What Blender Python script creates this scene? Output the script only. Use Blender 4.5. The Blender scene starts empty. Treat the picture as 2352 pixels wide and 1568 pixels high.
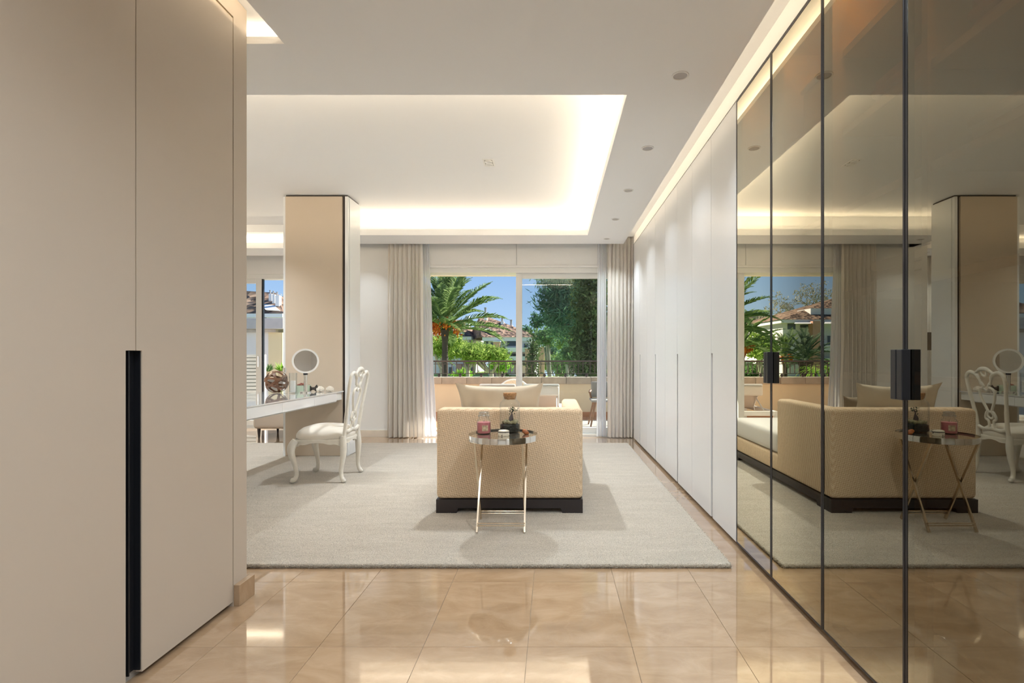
import bpy, bmesh, math, random
from mathutils import Vector, Matrix, noise
R = random.Random(7)
PI = math.pi
SC = bpy.context.scene
COL = SC.collection

# ------------------------------------------------------------------ camera, sky, sun, exposure
H = 1.12                                   # camera height
cam = bpy.data.cameras.new('camera'); cam_o = bpy.data.objects.new('camera', cam); COL.objects.link(cam_o)
cam.sensor_width = 36.0; cam.lens = 36.0 * 1180 / 2352
cam.shift_x = -(1272 - 1176) / 2352; cam.shift_y = (818 - 784) / 2352
cam.clip_start = 0.05; cam.clip_end = 600
cam_o.location = (0, 0, H); cam_o.rotation_euler = (PI / 2, 0, 0)
SC.camera = cam_o
SC.view_settings.view_transform = 'Standard'; SC.view_settings.look = 'None'
SC.view_settings.gamma = 1.0; SC.view_settings.use_curve_mapping = False
SC.view_settings.exposure = 0.72
w = bpy.data.worlds.new('sky'); SC.world = w; w.use_nodes = True
nt = w.node_tree; nt.nodes.clear()
tc = nt.nodes.new('ShaderNodeTexCoord'); sx = nt.nodes.new('ShaderNodeSeparateXYZ')
rp = nt.nodes.new('ShaderNodeValToRGB'); bg = nt.nodes.new('ShaderNodeBackground'); wo = nt.nodes.new('ShaderNodeOutputWorld')
nt.links.new(tc.outputs['Generated'], sx.inputs[0]); nt.links.new(sx.outputs[2], rp.inputs[0])
nt.links.new(rp.outputs[0], bg.inputs[0]); nt.links.new(bg.outputs[0], wo.inputs[0])
e = rp.color_ramp.elements
e[0].position = 0.0; e[0].color = (0.62, 0.76, 0.92, 1)
e[1].position = 0.7; e[1].color = (0.10, 0.25, 0.62, 1)
m_ = e.new(0.06); m_.color = (0.44, 0.64, 0.90, 1)
m_ = e.new(0.2); m_.color = (0.25, 0.45, 0.80, 1)
bg.inputs[1].default_value = 0.64
SUN_AZ, SUN_EL = math.radians(55), math.radians(40)
sd = Vector((math.sin(SUN_AZ) * math.cos(SUN_EL), math.cos(SUN_AZ) * math.cos(SUN_EL), math.sin(SUN_EL)))
sl = bpy.data.lights.new('sun', 'SUN'); sl.energy = 8.0; sl.angle = math.radians(0.6); sl.color = (1, 0.95, 0.86)
so = bpy.data.objects.new('sun', sl); COL.objects.link(so); so.rotation_euler = sd.to_track_quat('Z', 'Y').to_euler()

COVE_COL = (1.0, 0.82, 0.58)
FILL_COL = (0.84, 0.93, 1.0)  # cool daylight tint of the added ceiling fill
def area(name, loc, rot, sx_, sy_, power, color, spread=PI, shape='RECTANGLE'):
    l = bpy.data.lights.new(name, 'AREA'); l.shape = shape; l.size = sx_; l.size_y = sy_
    l.energy = power; l.color = color; l.spread = spread
    o = bpy.data.objects.new(name, l); COL.objects.link(o); o.location = loc; o.rotation_euler = rot
    return o
COVE_W = 4.0      # watts per metre of cove strip
def strip(x0, y0, x1, y1, z, tilt_axis, k=1.0):
    """LED strip lying in a cove gutter; tilt_axis is the Euler that turns -Z to where it shines"""
    L = math.hypot(x1 - x0, y1 - y0)
    along_x = abs(x1 - x0) > abs(y1 - y0)
    area('cove_strip', ((x0 + x1) / 2, (y0 + y1) / 2, z), tilt_axis, L if along_x else 0.01, 0.01 if along_x else L, COVE_W * L * k, COVE_COL)
# tray ceiling (strips lie behind the lip, shining up)
TILT = math.radians(48)
strip(0.475, 3.0, 0.475, 6.44, 2.724, (0, PI - TILT, 0), 0.45)
strip(-2.78, 6.495, 0.42, 6.495, 2.724, (PI + TILT, 0, 0), 0.45)
strip(-5.0, 7.275, -2.85, 7.275, 2.724, (PI + TILT, 0, 0), 0.45)
strip(-5.0, 2.945, 0.42, 2.945, 2.724, (PI - TILT, 0, 0), 0.8)
strip(-5.045, 3.0, -5.045, 7.2, 2.724, (0, PI + TILT, 0), 1.0)
# slot above the wardrobes on the right, shining towards the doors
strip(0.86, -2.4, 0.86, 6.85, 2.70, (0, -PI / 2, 0), 0.13)
# slot above the cabinet on the left
strip(-1.25, -2.4, -1.25, 2.40, 2.70, (0, PI / 2, 0), 0.2)
strip(-2.1, 2.555, -1.33, 2.555, 2.70, (PI, 0, 0), 0.25)

# ------------------------------------------------------------------ helpers
def link(o): COL.objects.link(o); return o
def tag(o, label=None, cat=None, group=None, kind=None):
    if label: o['label'] = label
    if cat: o['category'] = cat
    if group: o['group'] = group
    if kind: o['kind'] = kind
    return o
def thing(name, label, cat, loc=(0, 0, 0), group=None, rz=0.0):
    o = link(bpy.data.objects.new(name, None)); o.location = loc; o.rotation_euler = (0, 0, rz)
    o.empty_display_size = 0.05
    return tag(o, label, cat, group)
def mk(name, bm, mat, parent=None, local=False, smooth=False, sharp=38):
    """link a bmesh as one object; world coordinates unless local"""
    me = bpy.data.meshes.new(name)
    if parent is not None and not local:
        p = parent; off = Vector(p.location)
        while p.parent: p = p.parent; off += Vector(p.location)
        bmesh.ops.translate(bm, vec=-off, verts=bm.verts)
    bm.normal_update()
    if smooth:
        for f in bm.faces: f.smooth = True
        a = math.radians(sharp)
        for ed in bm.edges:
            if len(ed.link_faces) == 2 and ed.calc_face_angle(0) > a: ed.smooth = False
    bm.to_mesh(me); bm.free()
    if mat is not None: me.materials.append(mat)
    o = link(bpy.data.objects.new(name, me))
    if parent is not None: o.parent = parent
    return o
def solo(name, bm, mat, label, cat, loc, group=None, smooth=False):
    """a thing that is a single mesh with its origin at its base (bm in world coords)"""
    bmesh.ops.translate(bm, vec=-Vector(loc), verts=bm.verts)
    o = mk(name, bm, mat, None, True, smooth); o.location = loc
    return tag(o, label, cat, group)
def struct(name, bm, mat, parent=None, smooth=False):
    o = mk(name, bm, mat, parent, False, smooth)
    if parent is None: o['kind'] = 'structure'
    return o
def inst(src, parent=None, loc=None, rot=None, scale=None):
    c = src.copy(); COL.objects.link(c); c.parent = parent
    if loc is not None: c.location = loc
    if rot is not None: c.rotation_euler = rot
    if scale is not None: c.scale = scale
    return c
def nb(): return bmesh.new()
def box(bm, x0, x1, y0, y1, z0, z1, bev=0.0, seg=2):
    r = bmesh.ops.create_cube(bm, size=1.0); vs = r['verts']
    bmesh.ops.scale(bm, vec=(x1 - x0, y1 - y0, z1 - z0), verts=vs)
    bmesh.ops.translate(bm, vec=((x0 + x1) / 2, (y0 + y1) / 2, (z0 + z1) / 2), verts=vs)
    if bev > 0:
        es = {ed for v in vs for ed in v.link_edges}
        bmesh.ops.bevel(bm, geom=list(es), offset=bev, segments=seg, profile=0.5, affect='EDGES')
    return bm
def B(x0, x1, y0, y1, z0, z1, bev=0.0, seg=2): return box(nb(), x0, x1, y0, y1, z0, z1, bev, seg)
def lathe(bm, prof, cx=0, cy=0, cz=0, n=32, sxy=(1, 1)):
    """prof: list of (r, z); r == 0 closes to a pole"""
    rings = []
    for r, z in prof:
        if r <= 1e-6: rings.append([bm.verts.new((cx, cy, cz + z))])
        else: rings.append([bm.verts.new((cx + sxy[0] * r * math.cos(2 * PI * k / n), cy + sxy[1] * r * math.sin(2 * PI * k / n), cz + z)) for k in range(n)])
    for a, b in zip(rings, rings[1:]):
        for k in range(n):
            k2 = (k + 1) % n
            if len(a) == 1 and len(b) == 1: continue
            if len(a) == 1: bm.faces.new((a[0], b[k2], b[k]))
            elif len(b) == 1: bm.faces.new((a[k], a[k2], b[0]))
            else: bm.faces.new((a[k], a[k2], b[k2], b[k]))
    return bm
def tube(bm, pts, rad, n=8, flat=1.0, up=None, closed=False, cap=True):
    """sweep; rad number or list; flat scales the second axis"""
    pts = [Vector(p) for p in pts]; m = len(pts)
    rads = rad if isinstance(rad, (list, tuple)) else [rad] * m
    rings = []; prev = None
    for i, p in enumerate(pts):
        if closed: t = pts[(i + 1) % m] - pts[i - 1]
        else: t = pts[min(i + 1, m - 1)] - pts[max(i - 1, 0)]
        t.normalize()
        if up is not None: u = Vector(up)
        elif prev is not None: u = prev
        else: u = Vector((0, 0, 1)) if abs(t.z) < 0.9 else Vector((1, 0, 0))
        s = t.cross(u)
        if s.length < 1e-5: s = t.cross(Vector((0.3, 1, 0.2)))
        s.normalize(); u2 = s.cross(t).normalized(); prev = u2
        rings.append([bm.verts.new(p + rads[i] * (math.cos(2 * PI * k / n) * s + flat * math.sin(2 * PI * k / n) * u2)) for k in range(n)])
    rng = range(m) if closed else range(m - 1)
    for i in rng:
        a, b = rings[i], rings[(i + 1) % m]
        for k in range(n):
            k2 = (k + 1) % n
            bm.faces.new((a[k], a[k2], b[k2], b[k]))
    if cap and not closed:
        bm.faces.new(rings[0][::-1]); bm.faces.new(rings[-1])
    return bm
def spline(pts, n=8, closed=False):
    """Catmull-Rom through points (tuples of any length)"""
    out = []; m = len(pts)
    rng = range(m) if closed else range(m - 1)
    for i in rng:
        if closed: p0, p1, p2, p3 = pts[i - 1], pts[i], pts[(i + 1) % m], pts[(i + 2) % m]
        else: p0, p1, p2, p3 = pts[max(i - 1, 0)], pts[i], pts[i + 1], pts[min(i + 2, m - 1)]
        for k in range(n):
            t = k / n
            out.append(tuple(0.5 * ((2 * b) + (-a + c) * t + (2 * a - 5 * b + 4 * c - d) * t * t + (-a + 3 * b - 3 * c + d) * t ** 3) for a, b, c, d in zip(p0, p1, p2, p3)))
    if not closed: out.append(tuple(pts[-1]))
    return out
def sph(bm, c, r, u=16, v=10, sc=(1, 1, 1)):
    r_ = bmesh.ops.create_uvsphere(bm, u_segments=u, v_segments=v, radius=r)
    bmesh.ops.scale(bm, vec=sc, verts=r_['verts']); bmesh.ops.translate(bm, vec=c, verts=r_['verts'])
    return bm
def bar(bm, a, b, wx, wz):
    """square bar between two points"""
    a = Vector(a); b = Vector(b); t = (b - a).normalized()
    u = Vector((0, 0, 1)) if abs(t.z) < 0.95 else Vector((0, 1, 0))
    s = t.cross(u).normalized(); u = s.cross(t).normalized()
    vs = [[bm.verts.new(p + s * wx / 2 * i + u * wz / 2 * j) for i, j in ((-1, -1), (1, -1), (1, 1), (-1, 1))] for p in (a, b)]
    for k in range(4): bm.faces.new((vs[0][k], vs[0][(k + 1) % 4], vs[1][(k + 1) % 4], vs[1][k]))
    bm.faces.new(vs[0][::-1]); bm.faces.new(vs[1]); return bm
def poly(bm, pts):
    return bm.faces.new([bm.verts.new(p) for p in pts])
def solid(bm, base, off):
    """extrude the polygon base by vector off into a closed prism"""
    a = [bm.verts.new(Vector(p)) for p in base]; b = [bm.verts.new(Vector(p) + Vector(off)) for p in base]; n = len(a)
    bm.faces.new(a[::-1]); bm.faces.new(b)
    for k in range(n): bm.faces.new((a[k], a[(k + 1) % n], b[(k + 1) % n], b[k]))
    return bm
def fixn(bm): bmesh.ops.recalc_face_normals(bm, faces=bm.faces); return bm

# ------------------------------------------------------------------ materials
def nodes(m):
    m.use_nodes = True
    t = m.node_tree; return t, t.nodes, t.links
def mat(name, col, rough=0.5, metal=0.0, spec=0.5, var=0.0, vscale=8.0, bump=0.0, bscale=200.0, coat=0.0, stretch=(1, 1, 1), col2=None, rvar=0.0, sheen=0.0, emit=None):
    m = bpy.data.materials.new(name); t, n, l = nodes(m); b = n['Principled BSDF']
    b.inputs['Base Color'].default_value = (*col, 1); b.inputs['Roughness'].default_value = rough
    b.inputs['Metallic'].default_value = metal; b.inputs['Specular IOR Level'].default_value = spec
    b.inputs['Coat Weight'].default_value = coat; b.inputs['Coat Roughness'].default_value = 0.05
    b.inputs['Sheen Weight'].default_value = sheen
    if emit: b.inputs['Emission Color'].default_value = (*emit[0], 1); b.inputs['Emission Strength'].default_value = emit[1]
    if var or bump or col2:
        tcn = n.new('ShaderNodeTexCoord'); mp = n.new('ShaderNodeMapping'); mp.inputs['Scale'].default_value = stretch
        l.new(tcn.outputs['Object'], mp.inputs[0])
        if var or col2:
            nz = n.new('ShaderNodeTexNoise'); nz.inputs['Scale'].default_value = vscale; nz.inputs['Detail'].default_value = 5
            l.new(mp.outputs[0], nz.inputs['Vector'])
            cr = n.new('ShaderNodeValToRGB'); c2 = col2 or tuple(c * (1 - var) for c in col); c1 = col if col2 else tuple(min(1, c * (1 + var)) for c in col)
            cr.color_ramp.elements[0].position = 0.32; cr.color_ramp.elements[1].position = 0.68
            cr.color_ramp.elements[0].color = (*c2, 1); cr.color_ramp.elements[1].color = (*c1, 1)
            l.new(nz.outputs['Fac'], cr.inputs[0]); l.new(cr.outputs[0], b.inputs['Base Color'])
        if bump:
            n2 = n.new('ShaderNodeTexNoise'); n2.inputs['Scale'].default_value = bscale; n2.inputs['Detail'].default_value = 3
            l.new(mp.outputs[0], n2.inputs['Vector'])
            bp = n.new('ShaderNodeBump'); bp.inputs['Strength'].default_value = bump; bp.inputs['Distance'].default_value = 0.01
            l.new(n2.outputs['Fac'], bp.inputs['Height']); l.new(bp.outputs[0], b.inputs['Normal'])
    return m
def glass_mat(name, tint=(0.97, 0.985, 0.98), r0=0.04, refl=(1, 1, 1), rough=0.0, ramp=None, edge=None, oneside=True):
    """thin glass: clear transmission with an angle-dependent reflection; ramp = (facing, reflectance) points of a coated glass"""
    m = bpy.data.materials.new(name); t, n, l = nodes(m); n.clear()
    o = n.new('ShaderNodeOutputMaterial'); mx = n.new('ShaderNodeMixShader'); tr = n.new('ShaderNodeBsdfTransparent'); gl = n.new('ShaderNodeBsdfGlossy')
    tr.inputs[0].default_value = (*tint, 1); gl.inputs[0].default_value = (*refl, 1); gl.inputs['Roughness'].default_value = rough
    lw = n.new('ShaderNodeLayerWeight'); lw.inputs[0].default_value = 0.5; fac = lw.outputs['Facing']
    if ramp:
        cr = n.new('ShaderNodeValToRGB'); el = cr.color_ramp.elements
        el[0].position, el[1].position = ramp[0][0], ramp[-1][0]
        el[0].color = (*[ramp[0][1]] * 3, 1); el[1].color = (*[ramp[-1][1]] * 3, 1)
        for p, v in ramp[1:-1]: q = el.new(p); q.color = (v, v, v, 1)
        l.new(fac, cr.inputs[0]); out = cr.outputs[0]
    else:
        pw = n.new('ShaderNodeMath'); pw.operation = 'POWER'; pw.inputs[1].default_value = 4.5; l.new(fac, pw.inputs[0])
        ma = n.new('ShaderNodeMath'); ma.operation = 'MULTIPLY_ADD'; ma.inputs[1].default_value = 1 - r0; ma.inputs[2].default_value = r0; l.new(pw.outputs[0], ma.inputs[0]); out = ma.outputs[0]
    if oneside:
        ge = n.new('ShaderNodeNewGeometry'); inv = n.new('ShaderNodeMath'); inv.operation = 'SUBTRACT'; inv.inputs[0].default_value = 1.0; l.new(ge.outputs['Backfacing'], inv.inputs[1])
        f2 = n.new('ShaderNodeMath'); f2.operation = 'MULTIPLY'; l.new(out, f2.inputs[0]); l.new(inv.outputs[0], f2.inputs[1]); out = f2.outputs[0]
    if edge:
        p2 = n.new('ShaderNodeMath'); p2.operation = 'POWER'; p2.inputs[1].default_value = 3.0; l.new(fac, p2.inputs[0])
        mc = n.new('ShaderNodeMix'); mc.data_type = 'RGBA'; mc.inputs[6].default_value = (*tint, 1); mc.inputs[7].default_value = (*edge, 1); l.new(p2.outputs[0], mc.inputs[0]); l.new(mc.outputs[2], tr.inputs[0])
    l.new(out, mx.inputs[0]); l.new(tr.outputs[0], mx.inputs[1]); l.new(gl.outputs[0], mx.inputs[2]); l.new(mx.outputs[0], o.inputs[0])
    return m
def cloth_mat(name, col, trans=0.3, clear=0.0, bump=0.0, var=0.05):
    m = bpy.data.materials.new(name); t, n, l = nodes(m); n.clear()
    o = n.new('ShaderNodeOutputMaterial'); d = n.new('ShaderNodeBsdfDiffuse'); tl = n.new('ShaderNodeBsdfTranslucent'); mx = n.new('ShaderNodeMixShader')
    d.inputs[0].default_value = (*col, 1); tl.inputs[0].default_value = (*col, 1); mx.inputs[0].default_value = trans
    l.new(d.outputs[0], mx.inputs[1]); l.new(tl.outputs[0], mx.inputs[2]); last = mx
    if clear:
        tr = n.new('ShaderNodeBsdfTransparent'); m2 = n.new('ShaderNodeMixShader'); m2.inputs[0].default_value = clear
        l.new(mx.outputs[0], m2.inputs[1]); l.new(tr.outputs[0], m2.inputs[2]); last = m2
    tcn = n.new('ShaderNodeTexCoord'); nz = n.new('ShaderNodeTexNoise'); nz.inputs['Scale'].default_value = 500; l.new(tcn.outputs['Object'], nz.inputs['Vector'])
    mixc = n.new('ShaderNodeMix'); mixc.data_type = 'RGBA'; mixc.inputs[6].default_value = (*[c * (1 - var) for c in col], 1); mixc.inputs[7].default_value = (*[min(1, c * (1 + var)) for c in col], 1)
    l.new(nz.outputs['Fac'], mixc.inputs[0]); l.new(mixc.outputs[2], d.inputs[0])
    l.new(last.outputs[0], o.inputs[0]); return m
def leaf_mat(name, c1, c2, trans=0.35):
    m = bpy.data.materials.new(name); t, n, l = nodes(m); n.clear()
    o = n.new('ShaderNodeOutputMaterial'); d = n.new('ShaderNodeBsdfDiffuse'); tl = n.new('ShaderNodeBsdfTranslucent'); mx = n.new('ShaderNodeMixShader')
    mx.inputs[0].default_value = trans; g = n.new('ShaderNodeNewGeometry'); cr = n.new('ShaderNodeValToRGB')
    cr.color_ramp.elements[0].color = (*c1, 1); cr.color_ramp.elements[1].color = (*c2, 1)
    l.new(g.outputs['Random Per Island'], cr.inputs[0]); l.new(cr.outputs[0], d.inputs[0]); l.new(cr.outputs[0], tl.inputs[0])
    l.new(d.outputs[0], mx.inputs[1]); l.new(tl.outputs[0], mx.inputs[2]); l.new(mx.outputs[0], o.inputs[0]); return m
def marble_mat(name, rough=0.05):
    m = bpy.data.materials.new(name); t, n, l = nodes(m); b = n['Principled BSDF']
    tcn = n.new('ShaderNodeTexCoord'); oi = n.new('ShaderNodeObjectInfo'); ad = n.new('ShaderNodeVectorMath'); ad.operation = 'ADD'
    sc = n.new('ShaderNodeVectorMath'); sc.operation = 'SCALE'; sc.inputs['Scale'].default_value = 37.0
    cb = n.new('ShaderNodeCombineXYZ'); l.new(oi.outputs['Random'], cb.inputs[0]); l.new(oi.outputs['Random'], cb.inputs[1])
    l.new(cb.outputs[0], sc.inputs[0]); l.new(tcn.outputs['Object'], ad.inputs[0]); l.new(sc.outputs[0], ad.inputs[1])
    n1 = n.new('ShaderNodeTexNoise'); n1.inputs['Scale'].default_value = 4.5; n1.inputs['Detail'].default_value = 8; n1.inputs['Roughness'].default_value = 0.62; n1.inputs['Distortion'].default_value = 0.7
    mp = n.new('ShaderNodeMapping'); mp.inputs['Rotation'].default_value = (0, 0, 0.7); mp.inputs['Scale'].default_value = (1, 2.2, 1)
    l.new(ad.outputs[0], mp.inputs[0]); l.new(mp.outputs[0], n1.inputs['Vector'])
    cr = n.new('ShaderNodeValToRGB'); els = cr.color_ramp.elements
    els[0].position = 0.28; els[0].color = (0.36, 0.23, 0.13, 1); els[1].position = 0.72; els[1].color = (0.51, 0.36, 0.235, 1)
    k = els.new(0.5); k.color = (0.43, 0.29, 0.175, 1)
    l.new(n1.outputs['Fac'], cr.inputs[0])
    # fine dark veins
    n2 = n.new('ShaderNodeTexNoise'); n2.inputs['Scale'].default_value = 3.0; n2.inputs['Detail'].default_value = 6; n2.inputs['Distortion'].default_value = 1.6
    l.new(ad.outputs[0], n2.inputs['Vector']); v = n.new('ShaderNodeValToRGB'); ve = v.color_ramp.elements
    ve[0].position = 0.485; ve[0].color = (0, 0, 0, 1); ve[1].position = 0.515; ve[1].color = (0, 0, 0, 1); vk = ve.new(0.5); vk.color = (1, 1, 1, 1)
    l.new(n2.outputs['Fac'], v.inputs[0])
    mx = n.new('ShaderNodeMix'); mx.data_type = 'RGBA'; mx.inputs[7].default_value = (0.48, 0.33, 0.21, 1)
    ml = n.new('ShaderNodeMath'); ml.operation = 'MULTIPLY'; ml.inputs[1].default_value = 0.22; l.new(v.outputs[0], ml.inputs[0]); l.new(ml.outputs[0], mx.inputs[0])
    l.new(cr.outputs[0], mx.inputs[6])
    hs = n.new('ShaderNodeHueSaturation'); mr = n.new('ShaderNodeMapRange'); mr.inputs[3].default_value = 0.95; mr.inputs[4].default_value = 1.04
    l.new(oi.outputs['Random'], mr.inputs[0]); l.new(mr.outputs[0], hs.inputs['Value']); l.new(mx.outputs[2], hs.inputs['Color'])
    l.new(hs.outputs[0], b.inputs['Base Color']); b.inputs['Roughness'].default_value = rough; b.inputs['IOR'].default_value = 1.6
    b.inputs['Coat Weight'].default_value = 1.0; b.inputs['Coat Roughness'].default_value = 0.025
    return m
def weave_mat(name, c1, c2, scale=110.0):
    m = bpy.data.materials.new(name); t, n, l = nodes(m); b = n['Principled BSDF']; b.inputs['Roughness'].default_value = 0.95; b.inputs['Specular IOR Level'].default_value = 0.15
    tcn = n.new('ShaderNodeTexCoord'); mp = n.new('ShaderNodeMapping'); mp.inputs['Rotation'].default_value = (0.5, 0.72, 0.4)
    ck = n.new('ShaderNodeTexChecker'); ck.inputs['Scale'].default_value = scale; ck.inputs[1].default_value = (*c1, 1); ck.inputs[2].default_value = (*c2, 1)
    l.new(tcn.outputs['Object'], mp.inputs[0]); l.new(mp.outputs[0], ck.inputs[0])
    nz = n.new('ShaderNodeTexNoise'); nz.inputs['Scale'].default_value = 60; l.new(tcn.outputs['Object'], nz.inputs['Vector'])
    hs = n.new('ShaderNodeHueSaturation'); mr = n.new('ShaderNodeMapRange'); mr.inputs[3].default_value = 0.85; mr.inputs[4].default_value = 1.15
    l.new(nz.outputs['Fac'], mr.inputs[0]); l.new(mr.outputs[0], hs.inputs['Value']); l.new(ck.outputs[0], hs.inputs['Color']); l.new(hs.outputs[0], b.inputs['Base Color'])
    bp = n.new('ShaderNodeBump'); bp.inputs['Strength'].default_value = 0.15; bp.inputs['Distance'].default_value = 0.003; l.new(ck.outputs[1], bp.inputs['Height']); l.new(bp.outputs[0], b.inputs['Normal'])
    return m
def rug_mat(name):
    m = bpy.data.materials.new(name); t, n, l = nodes(m); b = n['Principled BSDF']; b.inputs['Roughness'].default_value = 1.0; b.inputs['Specular IOR Level'].default_value = 0.05; b.inputs['Sheen Weight'].default_value = 0.25
    tcn = n.new('ShaderNodeTexCoord')
    mp = n.new('ShaderNodeMapping'); mp.inputs['Scale'].default_value = (0.35, 1.6, 1); l.new(tcn.outputs['Object'], mp.inputs[0])
    n1 = n.new('ShaderNodeTexNoise'); n1.inputs['Scale'].default_value = 9; n1.inputs['Detail'].default_value = 6; n1.inputs['Roughness'].default_value = 0.65; l.new(mp.outputs[0], n1.inputs['Vector'])
    cr = n.new('ShaderNodeValToRGB'); cr.color_ramp.elements[0].position = 0.3; cr.color_ramp.elements[0].color = (0.54, 0.495, 0.425, 1); cr.color_ramp.elements[1].position = 0.7; cr.color_ramp.elements[1].color = (0.64, 0.59, 0.515, 1)
    l.new(n1.outputs['Fac'], cr.inputs[0])
    n2 = n.new('ShaderNodeTexNoise'); n2.inputs['Scale'].default_value = 170; n2.inputs['Detail'].default_value = 3; l.new(tcn.outputs['Object'], n2.inputs['Vector'])
    mx = n.new('ShaderNodeMix'); mx.data_type = 'RGBA'; mx.blend_type = 'MULTIPLY'; mx.inputs[0].default_value = 0.7
    c2 = n.new('ShaderNodeValToRGB'); c2.color_ramp.elements[0].position = 0.3; c2.color_ramp.elements[0].color = (0.55, 0.52, 0.48, 1); c2.color_ramp.elements[1].position = 0.65; c2.color_ramp.elements[1].color = (1.15, 1.12, 1.1, 1)
    l.new(n2.outputs['Fac'], c2.inputs[0]); l.new(cr.outputs[0], mx.inputs[6]); l.new(c2.outputs[0], mx.inputs[7]); l.new(mx.outputs[2], b.inputs['Base Color'])
    ad = n.new('ShaderNodeMath'); ad.operation = 'MULTIPLY_ADD'; ad.inputs[1].default_value = 1.5; l.new(n1.outputs['Fac'], ad.inputs[0]); l.new(n2.outputs['Fac'], ad.inputs[2])
    bp = n.new('ShaderNodeBump'); bp.inputs['Strength'].default_value = 0.6; bp.inputs['Distance'].default_value = 0.012; l.new(ad.outputs[0], bp.inputs['Height']); l.new(bp.outputs[0], b.inputs['Normal'])
    return m
def roof_mat(name, c1, c2):
    m = bpy.data.materials.new(name); t, n, l = nodes(m); b = n['Principled BSDF']; b.inputs['Roughness'].default_value = 0.95; b.inputs['Specular IOR Level'].default_value = 0.1
    tcn = n.new('ShaderNodeTexCoord'); vo = n.new('ShaderNodeTexVoronoi'); vo.inputs['Scale'].default_value = 3.2; l.new(tcn.outputs['Object'], vo.inputs['Vector'])
    cr = n.new('ShaderNodeValToRGB'); cr.color_ramp.elements[0].color = (*c1, 1); cr.color_ramp.elements[1].color = (*c2, 1)
    sp = n.new('ShaderNodeSeparateXYZ'); l.new(vo.outputs['Color'], sp.inputs[0]); l.new(sp.outputs[0], cr.inputs[0]); l.new(cr.outputs[0], b.inputs['Base Color'])
    bp = n.new('ShaderNodeBump'); bp.inputs['Strength'].default_value = 0.8; bp.inputs['Distance'].default_value = 0.15; l.new(vo.outputs['Distance'], bp.inputs['Height']); l.new(bp.outputs[0], b.inputs['Normal'])
    return m

M_white = mat('white_paint', (0.84, 0.83, 0.81), 0.6, var=0.01)
M_ceil = mat('ceiling_paint', (0.87, 0.875, 0.885), 0.75)
M_wall = mat('wall_paint', (0.83, 0.82, 0.80), 0.7)
M_lacq = mat('white_lacquer', (0.83, 0.845, 0.86), 0.27)
M_gloss = mat('gloss_white', (0.85, 0.86, 0.87), 0.07, coat=0.6)
M_beige = mat('beige_laminate', (0.59, 0.505, 0.415), 0.42, bump=0.02, bscale=300)
M_taupe = mat('taupe_panel', (0.62, 0.52, 0.41), 0.55)
M_dark = mat('dark_gap', (0.05, 0.04, 0.035), 0.6)
M_grey = mat('wardrobe_edge', (0.42, 0.40, 0.37), 0.5)
M_groove = mat('groove_bronze', (0.17, 0.15, 0.13), 0.45)
M_black = mat('black_metal', (0.012, 0.013, 0.017), 0.3, spec=0.5)
M_frame = mat('bronze_frame', (0.035, 0.034, 0.038), 0.28, metal=0.7)
M_gold = mat('brass_trim', (0.62, 0.48, 0.27), 0.4, metal=0.4)
M_marble = marble_mat('cream_marble')
M_skirt = marble_mat('skirting_marble', 0.25)
M_skirt2 = mat('pale_marble', (0.74, 0.66, 0.56), 0.2, var=0.06, vscale=5)
M_grout = mat('grout', (0.55, 0.44, 0.34), 0.6)
M_rug = rug_mat('cream_rug')
M_glass = glass_mat('window_glass', (0.90, 0.935, 0.935))
M_clear = glass_mat('clear_glass', (0.965, 0.975, 0.975), 0.05, edge=(0.55, 0.60, 0.62), oneside=False)
M_wglass = glass_mat('bronze_reflective_glass', (0.36, 0.27, 0.14), 0.1, (0.96, 0.91, 0.74), 0.0, ((0.2, 0.20), (0.36, 0.25), (0.5, 0.31), (0.57, 0.42), (0.63, 0.76), (1.0, 1.0)))
M_inner = mat('wardrobe_wood', (0.52, 0.38, 0.25), 0.5, var=0.15, vscale=6, stretch=(1, 1, 8))
M_shelf = mat('shelf_wood', (0.78, 0.62, 0.45), 0.45, var=0.1, vscale=6)
M_chrome = mat('chrome', (0.86, 0.85, 0.82), 0.06, metal=1.0)
M_brassleg = mat('champagne_metal', (0.72, 0.60, 0.45), 0.16, metal=1.0)
M_sofa = weave_mat('sofa_weave', (0.66, 0.48, 0.31), (0.90, 0.73, 0.53), 120)
M_seat = mat('sofa_seat_fabric', (0.80, 0.77, 0.72), 0.95, bump=0.15, bscale=400, spec=0.1)
M_wenge = mat('dark_wood_plinth', (0.028, 0.022, 0.024), 0.35)
M_pillow = mat('pillow_fabric', (0.68, 0.59, 0.46), 0.95, bump=0.12, bscale=300, spec=0.1, sheen=0.2)
M_pillow2 = mat('pillow_brown', (0.36, 0.29, 0.22), 0.95, bump=0.12, bscale=300, spec=0.1)
M_chair = mat('cream_paint', (0.78, 0.74, 0.66), 0.35, coat=0.2, var=0.04, vscale=20)
M_leather = mat('cream_leather', (0.76, 0.71, 0.63), 0.5, bump=0.05, bscale=250)
M_curt = cloth_mat('beige_curtain', (0.92, 0.875, 0.815), 0.25)
M_sheer = cloth_mat('white_sheer', (0.92, 0.93, 0.95), 0.55, 0.22, var=0.02)
M_alu = mat('white_aluminium', (0.80, 0.80, 0.78), 0.35)
M_stone = mat('cap_stone', (0.46, 0.39, 0.31), 0.9, var=0.16, vscale=5, bump=0.3, bscale=60)
M_render = mat('cream_render', (0.83, 0.70, 0.50), 0.9, var=0.03, vscale=3)
M_terra = mat('terracotta', (0.50, 0.24, 0.12), 0.7, var=0.12, vscale=4)
M_iron = mat('brown_iron', (0.075, 0.058, 0.048), 0.5)
M_roof = roof_mat('roof_tiles', (0.09, 0.06, 0.045), (0.36, 0.24, 0.165))
M_bwhite = mat('building_white', (0.80, 0.78, 0.74), 0.9, var=0.04, vscale=0.6)
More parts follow.
